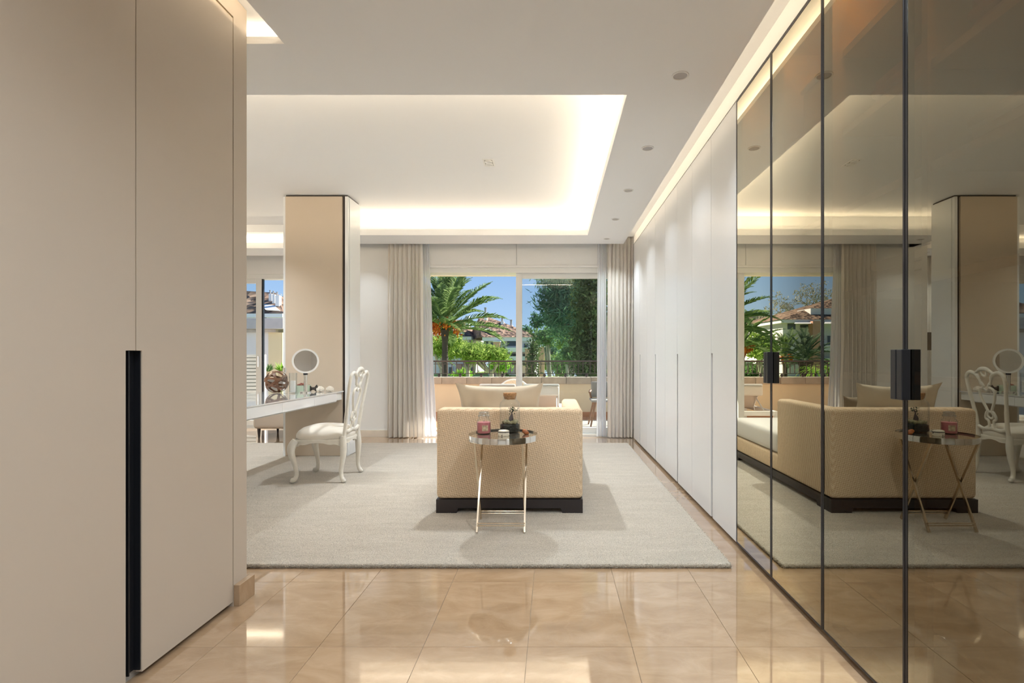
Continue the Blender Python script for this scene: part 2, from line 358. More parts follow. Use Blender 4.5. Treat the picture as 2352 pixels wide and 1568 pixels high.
M_peach = mat('peach_brick', (0.66, 0.36, 0.25), 0.9, var=0.08, vscale=3)
M_bwin = mat('building_window', (0.10, 0.12, 0.14), 0.15)
M_bark = mat('bark', (0.075, 0.055, 0.045), 0.95, var=0.3, vscale=4, bump=0.5, bscale=8)
M_barkl = mat('pale_bark', (0.36, 0.31, 0.26), 0.95, var=0.2, vscale=3)
M_grass = mat('grass', (0.26, 0.38, 0.08), 0.95, var=0.25, vscale=1.5)
L_palm = leaf_mat('palm_leaf', (0.09, 0.17, 0.055), (0.36, 0.46, 0.19), 0.45)
L_pine = leaf_mat('pine_green', (0.16, 0.28, 0.05), (0.48, 0.58, 0.16), 0.45)
L_dark = leaf_mat('dark_conifer', (0.045, 0.085, 0.03), (0.18, 0.24, 0.085))
L_mid = leaf_mat('mid_green', (0.08, 0.17, 0.07), (0.26, 0.40, 0.15))
L_tealpine = leaf_mat('blue_green_pine', (0.04, 0.11, 0.07), (0.20, 0.35, 0.20))
L_bright = leaf_mat('bright_leaf', (0.20, 0.42, 0.05), (0.45, 0.62, 0.14), 0.5)
L_olive = leaf_mat('olive_twig', (0.28, 0.26, 0.20), (0.50, 0.46, 0.36))
M_fruit = leaf_mat('orange_dates', (0.45, 0.07, 0.02), (0.85, 0.30, 0.06), 0.1)

# ------------------------------------------------------------------ measurements
XW = 1.073           # plane of the wardrobe doors
CE = 2.64            # ceiling
TR = 2.90            # tray ceiling
XL = -1.435          # plane of the left cabinet
# ================================================================== THE SETTING
# floor: slab with marble tiles
floor = struct('floor', B(-5.8, 1.75, -2.5, 8.12, -0.12, -0.004), M_grout)
TWX, TWY = 0.403, 0.57
tbm = B(-TWX / 2 + 0.0007, TWX / 2 - 0.0007, -TWY / 2 + 0.0007, TWY / 2 - 0.0007, -0.006, 0.0, 0.0006, 1)
tile0 = mk('floor_tile', tbm, M_marble, floor, True)
first = True
for i in range(-14, 5):
    for j in range(-8, 11):
        cx = -0.504 + TWX * (i + 0.5); cy = 1.981 + TWY * (j + 0.5)
        if cx - TWX / 2 > 1.35: continue
        if cx + TWX / 2 < -1.5 and cy < 2.4: continue
        if -4.1 < cx - TWX / 2 and cx + TWX / 2 < 0.92 and 2.76 < cy - TWY / 2 and cy + TWY / 2 < 6.5: continue
        if cy - TWY / 2 > 7.2 and cx > -2.8: continue
        if cy > 8.1 or cx < -5.6: continue
        if cy < -0.9: continue
        o = tile0 if first else inst(tile0, floor)
        first = False; o.location = (cx, cy, 0)
# ceiling board with the tray and slots cut out, tray ceiling above
c = nb()
def cb(x0, x1, y0, y1, z0=CE, z1=2.718): box(c, x0, x1, y0, y1, z0, z1)
cb(0.425, 0.80, -2.5, 6.95); cb(0.80, 0.9435, -2.5, 6.95, CE, 2.67)          # right margin and its lip
cb(-1.20, 0.425, -2.5, 2.989); cb(-1.312, -1.20, -2.5, 2.50, CE, 2.67); cb(-1.312, -1.2, 2.5, 2.989)
cb(-5.8, -1.312, 2.60, 2.989); cb(-2.2, -1.312, 2.50, 2.60, CE, 2.675)        # behind the left cabinet
cb(-5.8, -2.2, -2.5, 2.60)
cb(-2.8, 0.425, 6.45, 6.95)                                               # far margin, main window
cb(-5.8, -2.8, 7.23, 7.764); cb(-2.95, -2.8, 6.95, 7.23)
cb(-5.8, -5.0, 2.989, 7.23)                                               # left margin
box(c, -5.9, 1.8, -2.6, 8.3, TR, 3.1)                                     # tray ceiling slab
# recess walls of the tray
for x0, x1, y0, y1 in ((0.515, 0.56, 2.85, 6.6), (-2.9, 0.56, 6.54, 6.6), (-2.92, -2.89, 6.54, 7.4), (-5.2, -2.89, 7.32, 7.4), (-5.2, 0.56, 2.84, 2.90), (-5.2, -5.09, 2.84, 7.4)):
    box(c, x0, x1, y0, y1, 2.70, TR)
box(c, -2.84, -2.8, 6.45, 7.23, CE, 2.718)
# slot ceilings
box(c, 0.80, 1.75, -2.5, 6.95, 2.736, TR); box(c, -2.2, -1.20, -2.5, 2.60, 2.736, TR)
box(c, -2.25, -2.2, -2.5, 2.62, 2.66, TR)
box(c, -5.9, 1.8, 6.95, 8.3, 2.80, TR)                                     # curtain pocket top
ceiling = struct('ceiling', c, M_ceil)
# walls
struct('wall_right', B(1.70, 1.80, -2.6, 7.4, -0.1, 3.0), M_wall)
b = B(1.112, 1.70, 6.90, 7.15, 0, 2.80); struct('wall_corner', b, M_wall)
b = nb(); box(b, -2.97, -1.98, 7.15, 7.42, 0, 2.85); box(b, 1.12, 1.8, 7.15, 7.42, 0, 2.85); box(b, -1.98, 1.12, 7.15, 7.42, 2.377, 2.85)
wall_back = struct('wall_back', b, M_wall)
b = nb(); box(b, -3.05, -2.97, 7.15, 8.2, 0, 2.85); struct('wall_step', b, M_wall)
b = nb(); box(b, -3.75, -2.97, 8.0, 8.2, 0, 2.85); box(b, -5.9, -3.75, 8.0, 8.2, 2.40, 2.85); box(b, -5.9, -5.55, 8.0, 8.2, 0, 2.4)
struct('wall_recess', b, M_wall)
struct('wall_left', B(-5.9, -5.8, 2.4, 8.2, 0, 3.0), M_wall)
struct('wall_front', B(-5.9, 1.8, -2.6, -2.5, 0, 3.0), M_wall)
b = nb(); box(b, -5.9, -2.05, 2.28, 2.40, 0, 3.0); struct('wall_partition', b, M_wall)
b = B(XW + 0.02, 1.70, -2.5, 0.118, 0, 2.736); struct('wall_side', b, M_wall)
box_ = B(XW, 1.70, -2.5, 6.9, 2.625, 2.74); struct('wall_bulkhead', box_, M_wall)
# baseboards
struct('baseboard_back', B(-2.97, -1.98, 7.128, 7.15, 0, 0.095, 0.002), M_skirt2)
struct('baseboard_corner', B(1.092, 1.112, 6.9, 7.15, 0, 0.095, 0.002), M_skirt2)
struct('baseboard_recess', B(-3.75, -2.99, 7.978, 8.0, 0, 0.095, 0.002), M_skirt2)
b = nb(); box(b, XL, -1.408, 2.302, 2.42, 0, 0.095, 0.002); box(b, -2.05, XL, 2.40, 2.42, 0, 0.095)
struct('baseboard_left', b, M_skirt)

# ---- main window: header panels, frame, sashes
win = struct('window_1', fixn(box(box(box(box(nb(), -1.98, 1.12, 7.16, 7.40, 2.285, 2.36), -1.98, -1.90, 7.16, 7.40, 0, 2.36), 1.05, 1.12, 7.16, 7.40, 0, 2.36), -1.98, 1.12, 7.16, 7.40, 0, 0.035)), M_alu)
mk('header_panel', B(-1.98, -0.520, 7.135, 7.15, 2.382, 2.84, 0.002), M_white, win)
mk('header_panel', B(-0.516, 1.12, 7.135, 7.15, 2.382, 2.84, 0.002), M_white, win)
mk('header_trim', B(-1.98, 1.12, 7.12, 7.16, 2.352, 2.382, 0.004), M_white, win)
def sash(name, x0, x1, y, z0, z1, fw, parent, panemat=M_glass, fwt=None):
    b = nb(); fwt = fwt or fw
    box(b, x0, x0 + fw, y - 0.025, y + 0.025, z0, z1, 0.004); box(b, x1 - fw, x1, y - 0.025, y + 0.025, z0, z1, 0.004)
    box(b, x0 + fw, x1 - fw, y - 0.024, y + 0.024, z0, z0 + fw, 0.004); box(b, x0 + fw, x1 - fw, y - 0.024, y + 0.024, z1 - fwt, z1, 0.004)
    s = mk(name, b, M_alu, parent)
    mk('pane', B(x0 + fw, x1 - fw, y - 0.004, y + 0.004, z0 + fw, z1 - fwt), panemat, s)
    return s
s1 = sash('sliding_sash', -0.532, 1.05, 7.25, 0.035, 2.30, 0.085, win)
hb = nb(); box(hb, -0.505, -0.485, 7.19, 7.222, 0.78, 1.0, 0.006); mk('sash_handle', hb, M_alu, s1)
# ---- left window
win2 = struct('window_2', fixn(box(box(box(nb(), -5.55, -3.75, 8.02, 8.18, 2.33, 2.40), -5.55, -3.75, 8.02, 8.18, 0, 0.035), -3.82, -3.75, 8.02, 8.18, 0, 2.4)), M_alu)
s3 = sash('sliding_sash', -5.50, -4.575, 8.06, 0.035, 2.345, 0.085, win2)
hb = nb(); box(hb, -4.63, -4.61, 8.0, 8.032, 0.95, 1.12, 0.006); mk('sash_handle', hb, M_alu, s3)
mk('sash_seal', B(-4.575, -4.555, 8.05, 8.09, 0.035, 2.345), M_black, s3)
# ================================================================== RIGHT: white wardrobes
P = 0.484; Y0 = 3.022
def white_door(y0, y1, groove, parent):
    """groove: +1 lower edge at y1 is cut back for the finger slot, -1 at y0"""
    g = 0.002; G = 0.034; t0, t1 = XW, XW + 0.022; zt = 1.14
    a0, a1 = y0 + g, y1 - g
    if groove > 0: pr = [(a0, 0.028), (a1 - G, 0.028), (a1 - G, zt), (a1, zt), (a1, 2.617), (a0, 2.617)]
    else: pr = [(a0 + G * 0.0, 0.028), (a1, 0.028), (a1, 2.617), (a0, 2.617)]
    b = solid(nb(), [(t0, y, z) for y, z in pr], (t1 - t0, 0, 0)); fixn(b)
    return mk('door', b, M_lacq, parent)
wl = ['white wardrobe unit with two flush doors beside the bronze glass doors', 'second white wardrobe unit from the bronze glass doors',
      'third white wardrobe unit from the bronze glass doors', 'far white wardrobe unit with flush doors beside the beige curtain']
for u in range(4):
    ya = Y0 + 2 * u * P; yb = ya + 2 * P; ym = ya + P
    if u == 3: yb = 6.894
    T = thing('wardrobe', wl[u], 'wardrobe', (1.38, (ya + yb) / 2, 0), 'white wardrobe units along the right wall')
    b = nb(); box(b, XW + 0.024, 1.69, ya + 0.001, yb - 0.001, 0.028, 2.62); mk('body', b, M_grey, T)
    mk('plinth', B(XW + 0.035, 1.69, ya + 0.001, yb - 0.001, 0, 0.028), M_grey, T)
    white_door(ya, ym, 1, T); white_door(ym, yb, 0, T)
    mk('finger_groove', B(XW + 0.014, XW + 0.024, ym - 0.0355, ym + 0.001, 0.03, 1.139), M_groove, T)
# ================================================================== RIGHT: bronze glass wardrobes
def glass_unit(ya, label, k):
    yb = ya + 2 * P; ym = ya + P
    T = thing('glass_wardrobe', label, 'wardrobe', (1.38, (ya + yb) / 2, 0), 'bronze glass wardrobe units')
    xi0, xi1 = XW + 0.03, 1.69
    b = nb()
    box(b, xi1 - 0.02, xi1, ya, yb, 0.028, 2.62); box(b, xi0, xi1 - 0.02, ya + 0.001, ya + 0.02, 0.028, 2.62); box(b, xi0, xi1 - 0.02, yb - 0.02, yb - 0.001, 0.028, 2.62)
    box(b, xi0 + 0.03, xi1 - 0.02, ym - 0.012, ym + 0.012, 0.048, 2.6); box(b, xi0, xi1 - 0.02, ya + 0.02, yb - 0.02, 0.028, 0.048); box(b, xi0, xi1 - 0.02, ya + 0.02, yb - 0.02, 2.60, 2.62)
    body = mk('body', b, M_inner, T)
    mk('plinth', B(XW + 0.03, 1.69, ya, yb, 0, 0.028), M_frame, T)
    for y_ in (ya + P / 2, yb - P / 2): area('wardrobe_strip', (XW + 0.05, y_, 2.596), (0, math.radians(-25), 0), 0.015, 0.42, 2.2, COVE_COL)
    for half in (0, 1):
        s0 = ya + 0.02 if half == 0 else ym + 0.012; s1_ = ym - 0.012 if half == 0 else yb - 0.02
        zs = (0.52, 1.03, 1.345, 1.68, 1.99, 2.30) if k == 1 else (0.52, 1.03, 1.68, 2.12)
        for z in zs: mk('shelf', B(xi0 + 0.04, xi1 - 0.02, s0 + 0.001, s1_ - 0.001, z, z + 0.028), M_shelf, T)
        for dz in (0.05, 0.285):
            d = mk('drawer', B(xi0 + 0.045, xi0 + 0.065, s0 + 0.004, s1_ - 0.004, dz + 0.004, dz + 0.228, 0.002), M_inner, T)
            hb = nb(); box(hb, xi0 + 0.036, xi0 + 0.045, (s0 + s1_) / 2 - 0.05, (s0 + s1_) / 2 + 0.05, dz + 0.195, dz + 0.212); mk('drawer_pull', hb, M_chrome, d)
    for half in (0, 1):
        a0 = (ya if half == 0 else ym) + 0.0015; a1 = (ym if half == 0 else yb) - 0.0015; fw = 0.009; z0, z1 = 0.026, 2.617
        b = nb(); x0, x1 = XW, XW + 0.022
        box(b, x0, x1, a0, a0 + fw, z0, z1); box(b, x0, x1, a1 - fw, a1, z0, z1)
        box(b, x0, x1, a0 + fw, a1 - fw, z0, z0 + fw); box(b, x0, x1, a0 + fw, a1 - fw, z1 - fw, z1)
        d = mk('door', b, M_frame, T)
        mk('pane', B(XW + 0.0012, XW + 0.006, a0 + fw, a1 - fw, z0 + fw, z1 - fw), M_wglass, d)
        h0, h1 = (ym - 0.026, ym - 0.0015) if half == 0 else (ym + 0.0015, ym + 0.026)
        mk('handle', B(XW - 0.028, XW, h0, h1, 0.988, 1.141, 0.002), M_black, d)
    return T
glass_unit(Y0 - 2 * P, 'bronze reflective glass wardrobe with black frame next to the white doors', 0)
glass_unit(Y0 - 4 * P, 'bronze reflective glass wardrobe with black frame nearest the camera', 1)
glass_unit(Y0 - 6 * P, 'bronze reflective glass wardrobe at the near end of the row', 1)
# woven baskets and folded clothes behind the glass
M_basket = mat('woven_basket', (0.62, 0.48, 0.32), 0.9, var=0.35, vscale=60, bump=0.6, bscale=90, stretch=(1, 1, 3))
def basket(y0, y1, z, label):
    T = thing('storage_basket', label, 'basket', (1.36, (y0 + y1) / 2, z), 'woven baskets on the top wardrobe shelves')
    b = nb(); box(b, 1.19, 1.60, y0, y1, z, z + 0.22, 0.015); mk('basket_body', b, M_basket, T)
    b = nb(); box(b, 1.18, 1.61, y0 - 0.008, y1 + 0.008, z + 0.22, z + 0.245, 0.01); mk('lid', b, M_shelf, T)
basket(2.60, 2.96, 2.148, 'woven lidded basket on the top shelf behind the glass door nearest the white wardrobes')
basket(2.11, 2.46, 2.148, 'woven lidded basket on the top shelf behind the second glass door')
M_fold = [mat('folded_%d' % i, cc, 0.95, bump=0.2, bscale=150) for i, cc in enumerate(((0.5, 0.2, 0.13), (0.62, 0.52, 0.40), (0.3, 0.28, 0.27)))]
def folded(y0, y1, z, n, col, label):
    b = nb()
    for k in range(n): box(b, 1.2 + 0.01 * (k % 2), 1.55, y0 + 0.006 * (k % 3), y1 - 0.005 * (k % 2), z + k * 0.035, z + k * 0.035 + 0.034, 0.014)
    solo('folded_clothes', b, M_fold[col], label, 'clothes', (1.37, (y0 + y1) / 2, z), 'folded clothes on the wardrobe shelves', True)
folded(1.62, 1.95, 2.018, 4, 0, 'stack of folded reddish clothes on the upper shelf of the third glass door')
folded(1.15, 1.50, 2.018, 4, 0, 'stack of folded reddish clothes on the upper shelf of the nearest glass door')
folded(1.15, 1.50, 1.708, 3, 1, 'stack of folded beige clothes on the middle shelf of the nearest glass door')
folded(1.64, 1.96, 1.373, 3, 1, 'stack of folded beige clothes above the handle of the third glass door')
folded(2.12, 2.46, 1.058, 3, 2, 'stack of folded grey clothes behind the second glass door')
# ================================================================== LEFT cabinet
T = thing('tall_cabinet', 'tall beige cabinet with flush doors and a black vertical finger recess', 'cabinet', (-1.74, 0.0, 0))
b = nb(); box(b, -2.05, XL - 0.03, -2.40, 2.302, 0.028, 2.734); box(b, -2.05, XL, 2.302, 2.40, 0, 2.734); box(b, -2.05, XL, -2.40, 2.302, 2.64, 2.734)
mk('body', b, M_beige, T)
mk('plinth', B(-2.05, XL - 0.035, -2.40, 2.302, 0, 0.028), M_grey, T)
def left_door(y0, y1, cut0, cut1):
    zt = 1.14; zb = 0.022; zz = 2.630; C0 = 0.04; C1 = 0.024
    pr = [(y0, zb)] if not cut0 else [(y0, zt), (y0 + C1, zt), (y0 + C1, zb)]
    pr += [(y1, zb)] if not cut1 else [(y1 - C0, zb), (y1 - C0, zt), (y1, zt)]
    pr += [(y1, zz), (y0, zz)]
    b = solid(nb(), [(XL - 0.022, y, z) for y, z in pr], (0.022, 0, 0)); fixn(b)
    return mk('door', b, M_beige, T)
left_door(1.766, 2.296, True, False); left_door(1.229, 1.762, False, True); left_door(0.695, 1.226, True, False); left_door(-0.4, 0.692, False, True); left_door(-2.40, -0.403, True, False)
mk('door_trim', B(XL - 0.025, XL - 0.004, 1.7622, 1.7658, 1.14, 2.63), M_gold, T)
b = nb(); box(b, XL - 0.03, XL - 0.026, 1.722, 1.79, 0.03, 1.139); box(b, XL - 0.03, XL - 0.004, 1.786, 1.79, 0.03, 1.139); box(b, XL - 0.03, XL - 0.012, 1.748, 1.752, 0.03, 1.139)
mk('finger_recess', b, M_black, T)['label'] = 'black metal finger recess'
mk('top_trim', B(XL - 0.026, XL - 0.006, -2.40, 2.296, 2.632, 2.640), M_gold, T)
mk('side_trim', B(XL - 0.026, XL - 0.006, 2.2965, 2.3015, 0.03, 2.64), M_gold, T)
# ================================================================== COLUMN UNIT with dressing table
T = thing('column_cabinet', 'tall white column cabinet with taupe front panel at the end of the dressing table', 'cabinet', (-2.62, 5.84, 0.022))
b = nb(); box(b, -2.982, -2.268, 5.69, 6.01, 0.024, 2.882, 0.003); mk('body', b, M_gloss, T)
b = nb(); box(b, -2.982, -2.958, 5.662, 5.69, 0.022, 2.882, 0.002); box(b, -2.302, -2.268, 5.662, 5.69, 0.022, 2.882, 0.002); mk('edge_strip', b, M_gloss, T)
mk('front_panel', B(-2.957, -2.332, 5.658, 5.69, 0.024, 2.88, 0.002), M_taupe, T)
mk('shadow_gap', B(-2.332, -2.302, 5.684, 5.69, 0.024, 2.88), M_dark, T)
mk('top_gap', B(-2.96, -2.28, 5.68, 6.0, 2.882, 2.898), M_dark, T)
mk('side_panel', B(-2.268, -2.262, 5.70, 6.0, 0.03, 0.73, 0.001), M_gloss, T); mk('side_panel', B(-2.268, -2.262, 5.70, 6.0, 0.734, 2.878, 0.001), M_gloss, T)

DT = 0.741
T = thing('dressing_table', 'long white gloss dressing table with slim drawers and glass top', 'table', (-2.7, 4.4, 0.022))
b = nb(); box(b, -3.12, -2.345, 3.25, 5.655, 0.645, 0.729); box(b, -3.12, -2.325, 3.25, 3.30, 0.022, 0.645); mk('carcass', b, M_gloss, T)
M_tabletop = mat('glass_top_white', (0.72, 0.73, 0.73), 0.02, coat=1.0, spec=1.0)
M_tabletop.node_tree.nodes['Principled BSDF'].inputs['IOR'].default_value = 2.0
mk('glass_top', B(-3.12, -2.312, 3.25, 5.655, 0.729, DT, 0.0015), M_tabletop, T)
for a0, a1 in ((3.25, 3.80), (3.80, 4.387), (4.387, 4.979), (4.979, 5.485)):
    mk('drawer', B(-2.345, -2.318, a0 + 0.0015, a1 - 0.0015, 0.640, 0.727, 0.0015), M_gloss, T)
mk('end_filler', B(-2.345, -2.335, 5.487, 5.655, 0.645, 0.727), M_white, T)
mk('bottom_edge', B(-2.345, -2.322, 3.25, 5.485, 0.632, 0.639), M_grey, T)
# ---- things on the dressing table
def band_ball(c, r):
    T = thing('ornament_ball', 'brown openwork ball of curved wooden bands on the dressing table', 'ornament', (c[0], c[1], c[2] - r))
    mw = mat('walnut_bands', (0.16, 0.07, 0.035), 0.4, var=0.2, vscale=20)
    ax = [(0.1, 0.95, 0.3), (0.85, 0.45, 0.25), (-0.85, 0.45, 0.3), (0.55, 0.2, -0.85), (-0.5, 0.2, -0.85), (0.05, 0.35, 0.95)]
    for a in ax:
        a = Vector(a).normalized(); u = a.orthogonal().normalized(); v = a.cross(u); b = nb(); n = 40; rings = []
        for k in range(n):
            t = 2 * PI * k / n; d = math.cos(t) * u + math.sin(t) * v
            rings.append([b.verts.new(Vector(c) + d * rr + a * hh) for rr, hh in ((r - 0.004, -0.0115), (r, -0.0115), (r, 0.0115), (r - 0.004, 0.0115))])
        for k in range(n):
            p, q = rings[k], rings[(k + 1) % n]
            for i in range(4): b.faces.new((p[i], p[(i + 1) % 4], q[(i + 1) % 4], q[i]))
        mk('band', fixn(b), mw, T, smooth=True)
band_ball((-2.86, 5.30, DT + 0.116), 0.115)
# round make-up mirror
mx, my = -2.585, 5.35
T = thing('vanity_mirror', 'round make-up mirror with white ring on a clear stem', 'mirror', (mx, my, DT))
b = lathe(nb(), [(0, 0), (0.055, 0), (0.055, 0.012), (0.05, 0.016), (0, 0.016)], mx, my, DT, 32); mk('base', b, M_chrome, T, smooth=True)
b = lathe(nb(), [(0, 0.016), (0.018, 0.016), (0.018, 0.185), (0, 0.185)], mx, my, DT, 20); mk('stem', b, M_chrome, T, smooth=True)
b = nb(); box(b, mx - 0.018, mx + 0.018, my - 0.015, my + 0.015, DT + 0.185, DT + 0.205, 0.003); mk('pivot', b, M_black, T)
ry = math.radians(6)
def disc_face(bm, r0, r1, y0, y1, n=48):
    vs = [[bm.verts.new((r * math.cos(2 * PI * k / n), y, r * math.sin(2 * PI * k / n))) for k in range(n)] for r, y in ((r0, y0), (r1, y0), (r1, y1), (r0, y1))]
    for i in range(4):
        a, q = vs[i], vs[(i + 1) % 4]
        for k in range(n): bm.faces.new((a[k], a[(k + 1) % n], q[(k + 1) % n], q[k]))
    return bm
ctr = Vector((0, 0, 1.071 - DT)); rot = Matrix.Rotation(math.radians(25), 4, 'Z') @ Matrix.Rotation(-ry * 0.5, 4, 'X')
b = disc_face(nb(), 0.110, 0.128, -0.012, 0.012); bmesh.ops.transform(b, matrix=Matrix.Translation(ctr) @ rot, verts=b.verts); mk('ring', fixn(b), M_white, T, True, True)
b = nb(); r_ = bmesh.ops.create_circle(b, cap_ends=True, radius=0.112, segments=48); bmesh.ops.rotate(b, verts=b.verts, cent=(0, 0, 0), matrix=Matrix.Rotation(PI / 2, 3, 'X'))
ex = bmesh.ops.extrude_face_region(b, geom=b.faces[:]); bmesh.ops.translate(b, vec=(0, 0.008, 0), verts=[v for v in ex['geom'] if isinstance(v, bmesh.types.BMVert)])
bmesh.ops.transform(b, matrix=Matrix.Translation(ctr) @ rot, verts=b.verts); mk('mirror_glass', fixn(b), mat('mirror', (0.92, 0.92, 0.92), 0.01, metal=1.0), T, True)
# bottle, vase, green box, roses
T = thing('perfume_bottle', 'tall clear bottle with silver cap beside the brown ball', 'bottle', (-2.735, 5.22, DT))
mk('bottle_glass', lathe(nb(), [(0, 0), (0.026, 0), (0.027, 0.004), (0.027, 0.17), (0.02, 0.19), (0.01, 0.2), (0.01, 0.215)], -2.735, 5.22, DT, 24), M_clear, T, smooth=True)
mk('cap', lathe(nb(), [(0.012, 0.215), (0.018, 0.215), (0.018, 0.262), (0, 0.265)], -2.735, 5.22, DT, 20), M_chrome, T, smooth=True)
T = thing('glass_vase', 'clear straight glass vase between the bottle and the green box', 'vase', (-2.665, 5.25, DT))
mk('vase_wall', lathe(nb(), [(0, 0), (0.036, 0), (0.038, 0.21), (0.035, 0.21), (0.033, 0.012), (0, 0.012)], -2.665, 5.25, DT, 28), M_clear, T, smooth=True)
mk('vase_candle', lathe(nb(), [(0, 0.013), (0.024, 0.013), (0.024, 0.13), (0, 0.132)], -2.665, 5.25, DT, 24), M_white, T, smooth=True)
T = thing('trinket_box', 'pale green open box holding small reddish items beside the mirror', 'box', (-2.66, 5.46, DT))
mg = mat('pale_green', (0.55, 0.66, 0.52), 0.5)
b = nb(); box(b, -2.725, -2.605, 5.41, 5.51, DT, DT + 0.008)
for x0, x1, y0, y1 in ((-2.725, -2.605, 5.41, 5.416), (-2.725, -2.605, 5.504, 5.51), (-2.725, -2.719, 5.416, 5.504), (-2.611, -2.605, 5.416, 5.504)): box(b, x0, x1, y0, y1, DT + 0.008, DT + 0.072)
mk('box_body', b, mg, T)
mr = mat('reddish_bits', (0.35, 0.12, 0.09), 0.6)
b = nb()
for k in range(12): sph(b, (-2.665 + R.uniform(-0.045, 0.045), 5.46 + R.uniform(-0.03, 0.03), DT + 0.075 + R.uniform(-0.005, 0.012)), 0.012, 8, 6)
mk('contents', b, mr, T, smooth=True)
def rose(x, y, label):
    T = thing('fabric_rose', label, 'flower', (x, y, DT))
    b = nb()
    for ring, (n, rr, hh) in enumerate(((7, 0.034, 0.025), (5, 0.022, 0.036), (4, 0.011, 0.042))):
        for k in range(n):
            a = 2 * PI * k / n + ring * 0.5
            r_ = bmesh.ops.create_uvsphere(b, u_segments=8, v_segments=6, radius=0.017); bmesh.ops.scale(b, vec=(1.0, 0.35, 1.1), verts=r_['verts'])
            bmesh.ops.rotate(b, verts=r_['verts'], cent=(0, 0, 0), matrix=Matrix.Rotation(a + PI / 2, 3, 'Z')); bmesh.ops.translate(b, vec=(x + rr * math.cos(a), y + rr * math.sin(a), DT + hh), verts=r_['verts'])
    sph(b, (x, y, DT + 0.028), 0.03, 12, 8, (1, 1, 0.9)); mk('petals', b, mat('ivory_fabric', (0.80, 0.74, 0.65), 0.9), T, smooth=True)
rose(-2.50, 5.50, 'ivory fabric rose next to the black bow'); rose(-2.405, 5.52, 'ivory fabric rose at the right end, by the column')
b = nb()
for s in (-1, 1):
    solid(b, [(-2.575, 5.49, DT + 0.03), (-2.575 + 0.04 * s, 5.485, DT + 0.075), (-2.575 + 0.055 * s, 5.485, DT + 0.04), (-2.575 + 0.035 * s, 5.485, DT + 0.002)], (0, 0.018, 0))
sph(b, (-2.575, 5.495, DT + 0.035), 0.016, 10, 8)
solo('black_bow', fixn(b), M_dark, 'small black ribbon bow in front of the ivory roses', 'bow', (-2.575, 5.495, DT))
# ================================================================== RUG
RZ = 0.022
b = nb(); box(b, -4.15, 0.94, 2.715, 6.53, 0.0, RZ, 0.009, 3)
rug = solo('area_rug', b, M_rug, 'large cream wool rug covering most of the marble floor', 'rug', (-1.6, 4.6, 0.0), None, True)
# woollen pile: short tufts over the near part of the rug and along its edges
def pile():
    rr = random.Random(77); vs = []; fs = []
    def blade(x, y, z, dx, dy, dz, w_):
        a = rr.uniform(0, 2 * PI); ux, uy = math.cos(a) * w_, math.sin(a) * w_; i = len(vs)
        vs.extend(((x - ux, y - uy, z), (x + ux, y + uy, z), (x + dx, y + dy, z + dz))); fs.append((i, i + 1, i + 2))
    ox, oy = -1.6, 4.6
    n = 0
    while n < 90000:
        y = 2.72 * (1 / (1 - rr.random() * 0.38)); x = rr.uniform(-0.62 * y, 0.93)
        if x < -4.1: continue
        blade(x - ox, y - oy, RZ - 0.002, rr.gauss(0, 0.004), rr.gauss(0, 0.004), rr.uniform(0.0025, 0.0055), 0.0026); n += 1
    for _ in range(9000):
        x = rr.uniform(-1.8, 0.94); z = rr.uniform(0.002, RZ - 0.002); blade(x - ox, 2.716 - oy + (0.004 if z > 0.014 else 0), z, rr.gauss(0, 0.004), -rr.uniform(0.003, 0.010), rr.uniform(-0.003, 0.006), 0.0025)
    for _ in range(6000):
        y = rr.uniform(2.72, 6.5); z = rr.uniform(0.002, RZ - 0.002); blade(0.938 - ox, y - oy, z, rr.uniform(0.003, 0.010), rr.gauss(0, 0.004), rr.uniform(-0.003, 0.006), 0.0025)
    me = bpy.data.meshes.new('wool_pile'); me.from_pydata(vs, [], fs); me.materials.append(leaf_mat('wool_tufts', (0.60, 0.54, 0.46), (0.76, 0.70, 0.61), 0.3))
    o = link(bpy.data.objects.new('wool_pile', me)); o.parent = rug; o['kind'] = 'stuff'
pile()
# ================================================================== CHAISE SOFA
T = thing('chaise_sofa', 'beige woven chaise sofa with right arm and dark wooden plinth', 'sofa', (-0.31, 4.6, RZ))
SX0, SX1, SY0, SY1 = -0.825, 0.203, 3.60, 5.62
b = nb(); box(b, SX0, SX1, SY0, SY0 + 0.16, 0.118, 0.752, 0.032, 4); mk('backrest', b, M_sofa, T, smooth=True, sharp=60)
b = nb(); box(b, SX1 - 0.135, SX1, SY0 + 0.06, 4.49, 0.118, 0.750, 0.03, 4); mk('arm', b, M_sofa, T, smooth=True, sharp=60)
b = nb(); box(b, SX0 + 0.01, SX1 - 0.004, SY0 + 0.14, SY1, 0.118, 0.262, 0.02, 3); mk('seat_base', b, M_sofa, T, smooth=True, sharp=60)
b = nb(); box(b, SX0 + 0.012, SX1 - 0.136, SY0 + 0.162, 4.49, 0.264, 0.455, 0.05, 4); box(b, SX0 + 0.012, SX1 - 0.008, 4.492, SY1, 0.264, 0.455, 0.05, 4)
for v in b.verts:
    if v.co.z > 0.4: v.co.z += 0.022 * math.sin(PI * (v.co.x - SX0) / (SX1 - SX0)) * math.sin(PI * (v.co.y - SY0) / (SY1 - SY0))
mk('seat_cushion', b, M_seat, T, smooth=True, sharp=60)
def plinth_side(axis, a0, a1, c0, c1):
    z0, zt, zr = RZ, 0.116, 0.055; fw = 0.155; ch = 0.012
    pr = [(a0, z0), (a0 + fw - 0.012, z0), (a0 + fw, zr - 0.012 + 0.012), (a1 - fw, zr), (a1 - fw + 0.012, z0), (a1, z0), (a1, zt), (a0, zt)]
    if axis == 'x': return solid(nb(), [(a, c0, z) for a, z in pr], (0, c1 - c0, 0))
    return solid(nb(), [(c0, a, z) for a, z in pr], (c1 - c0, 0, 0))
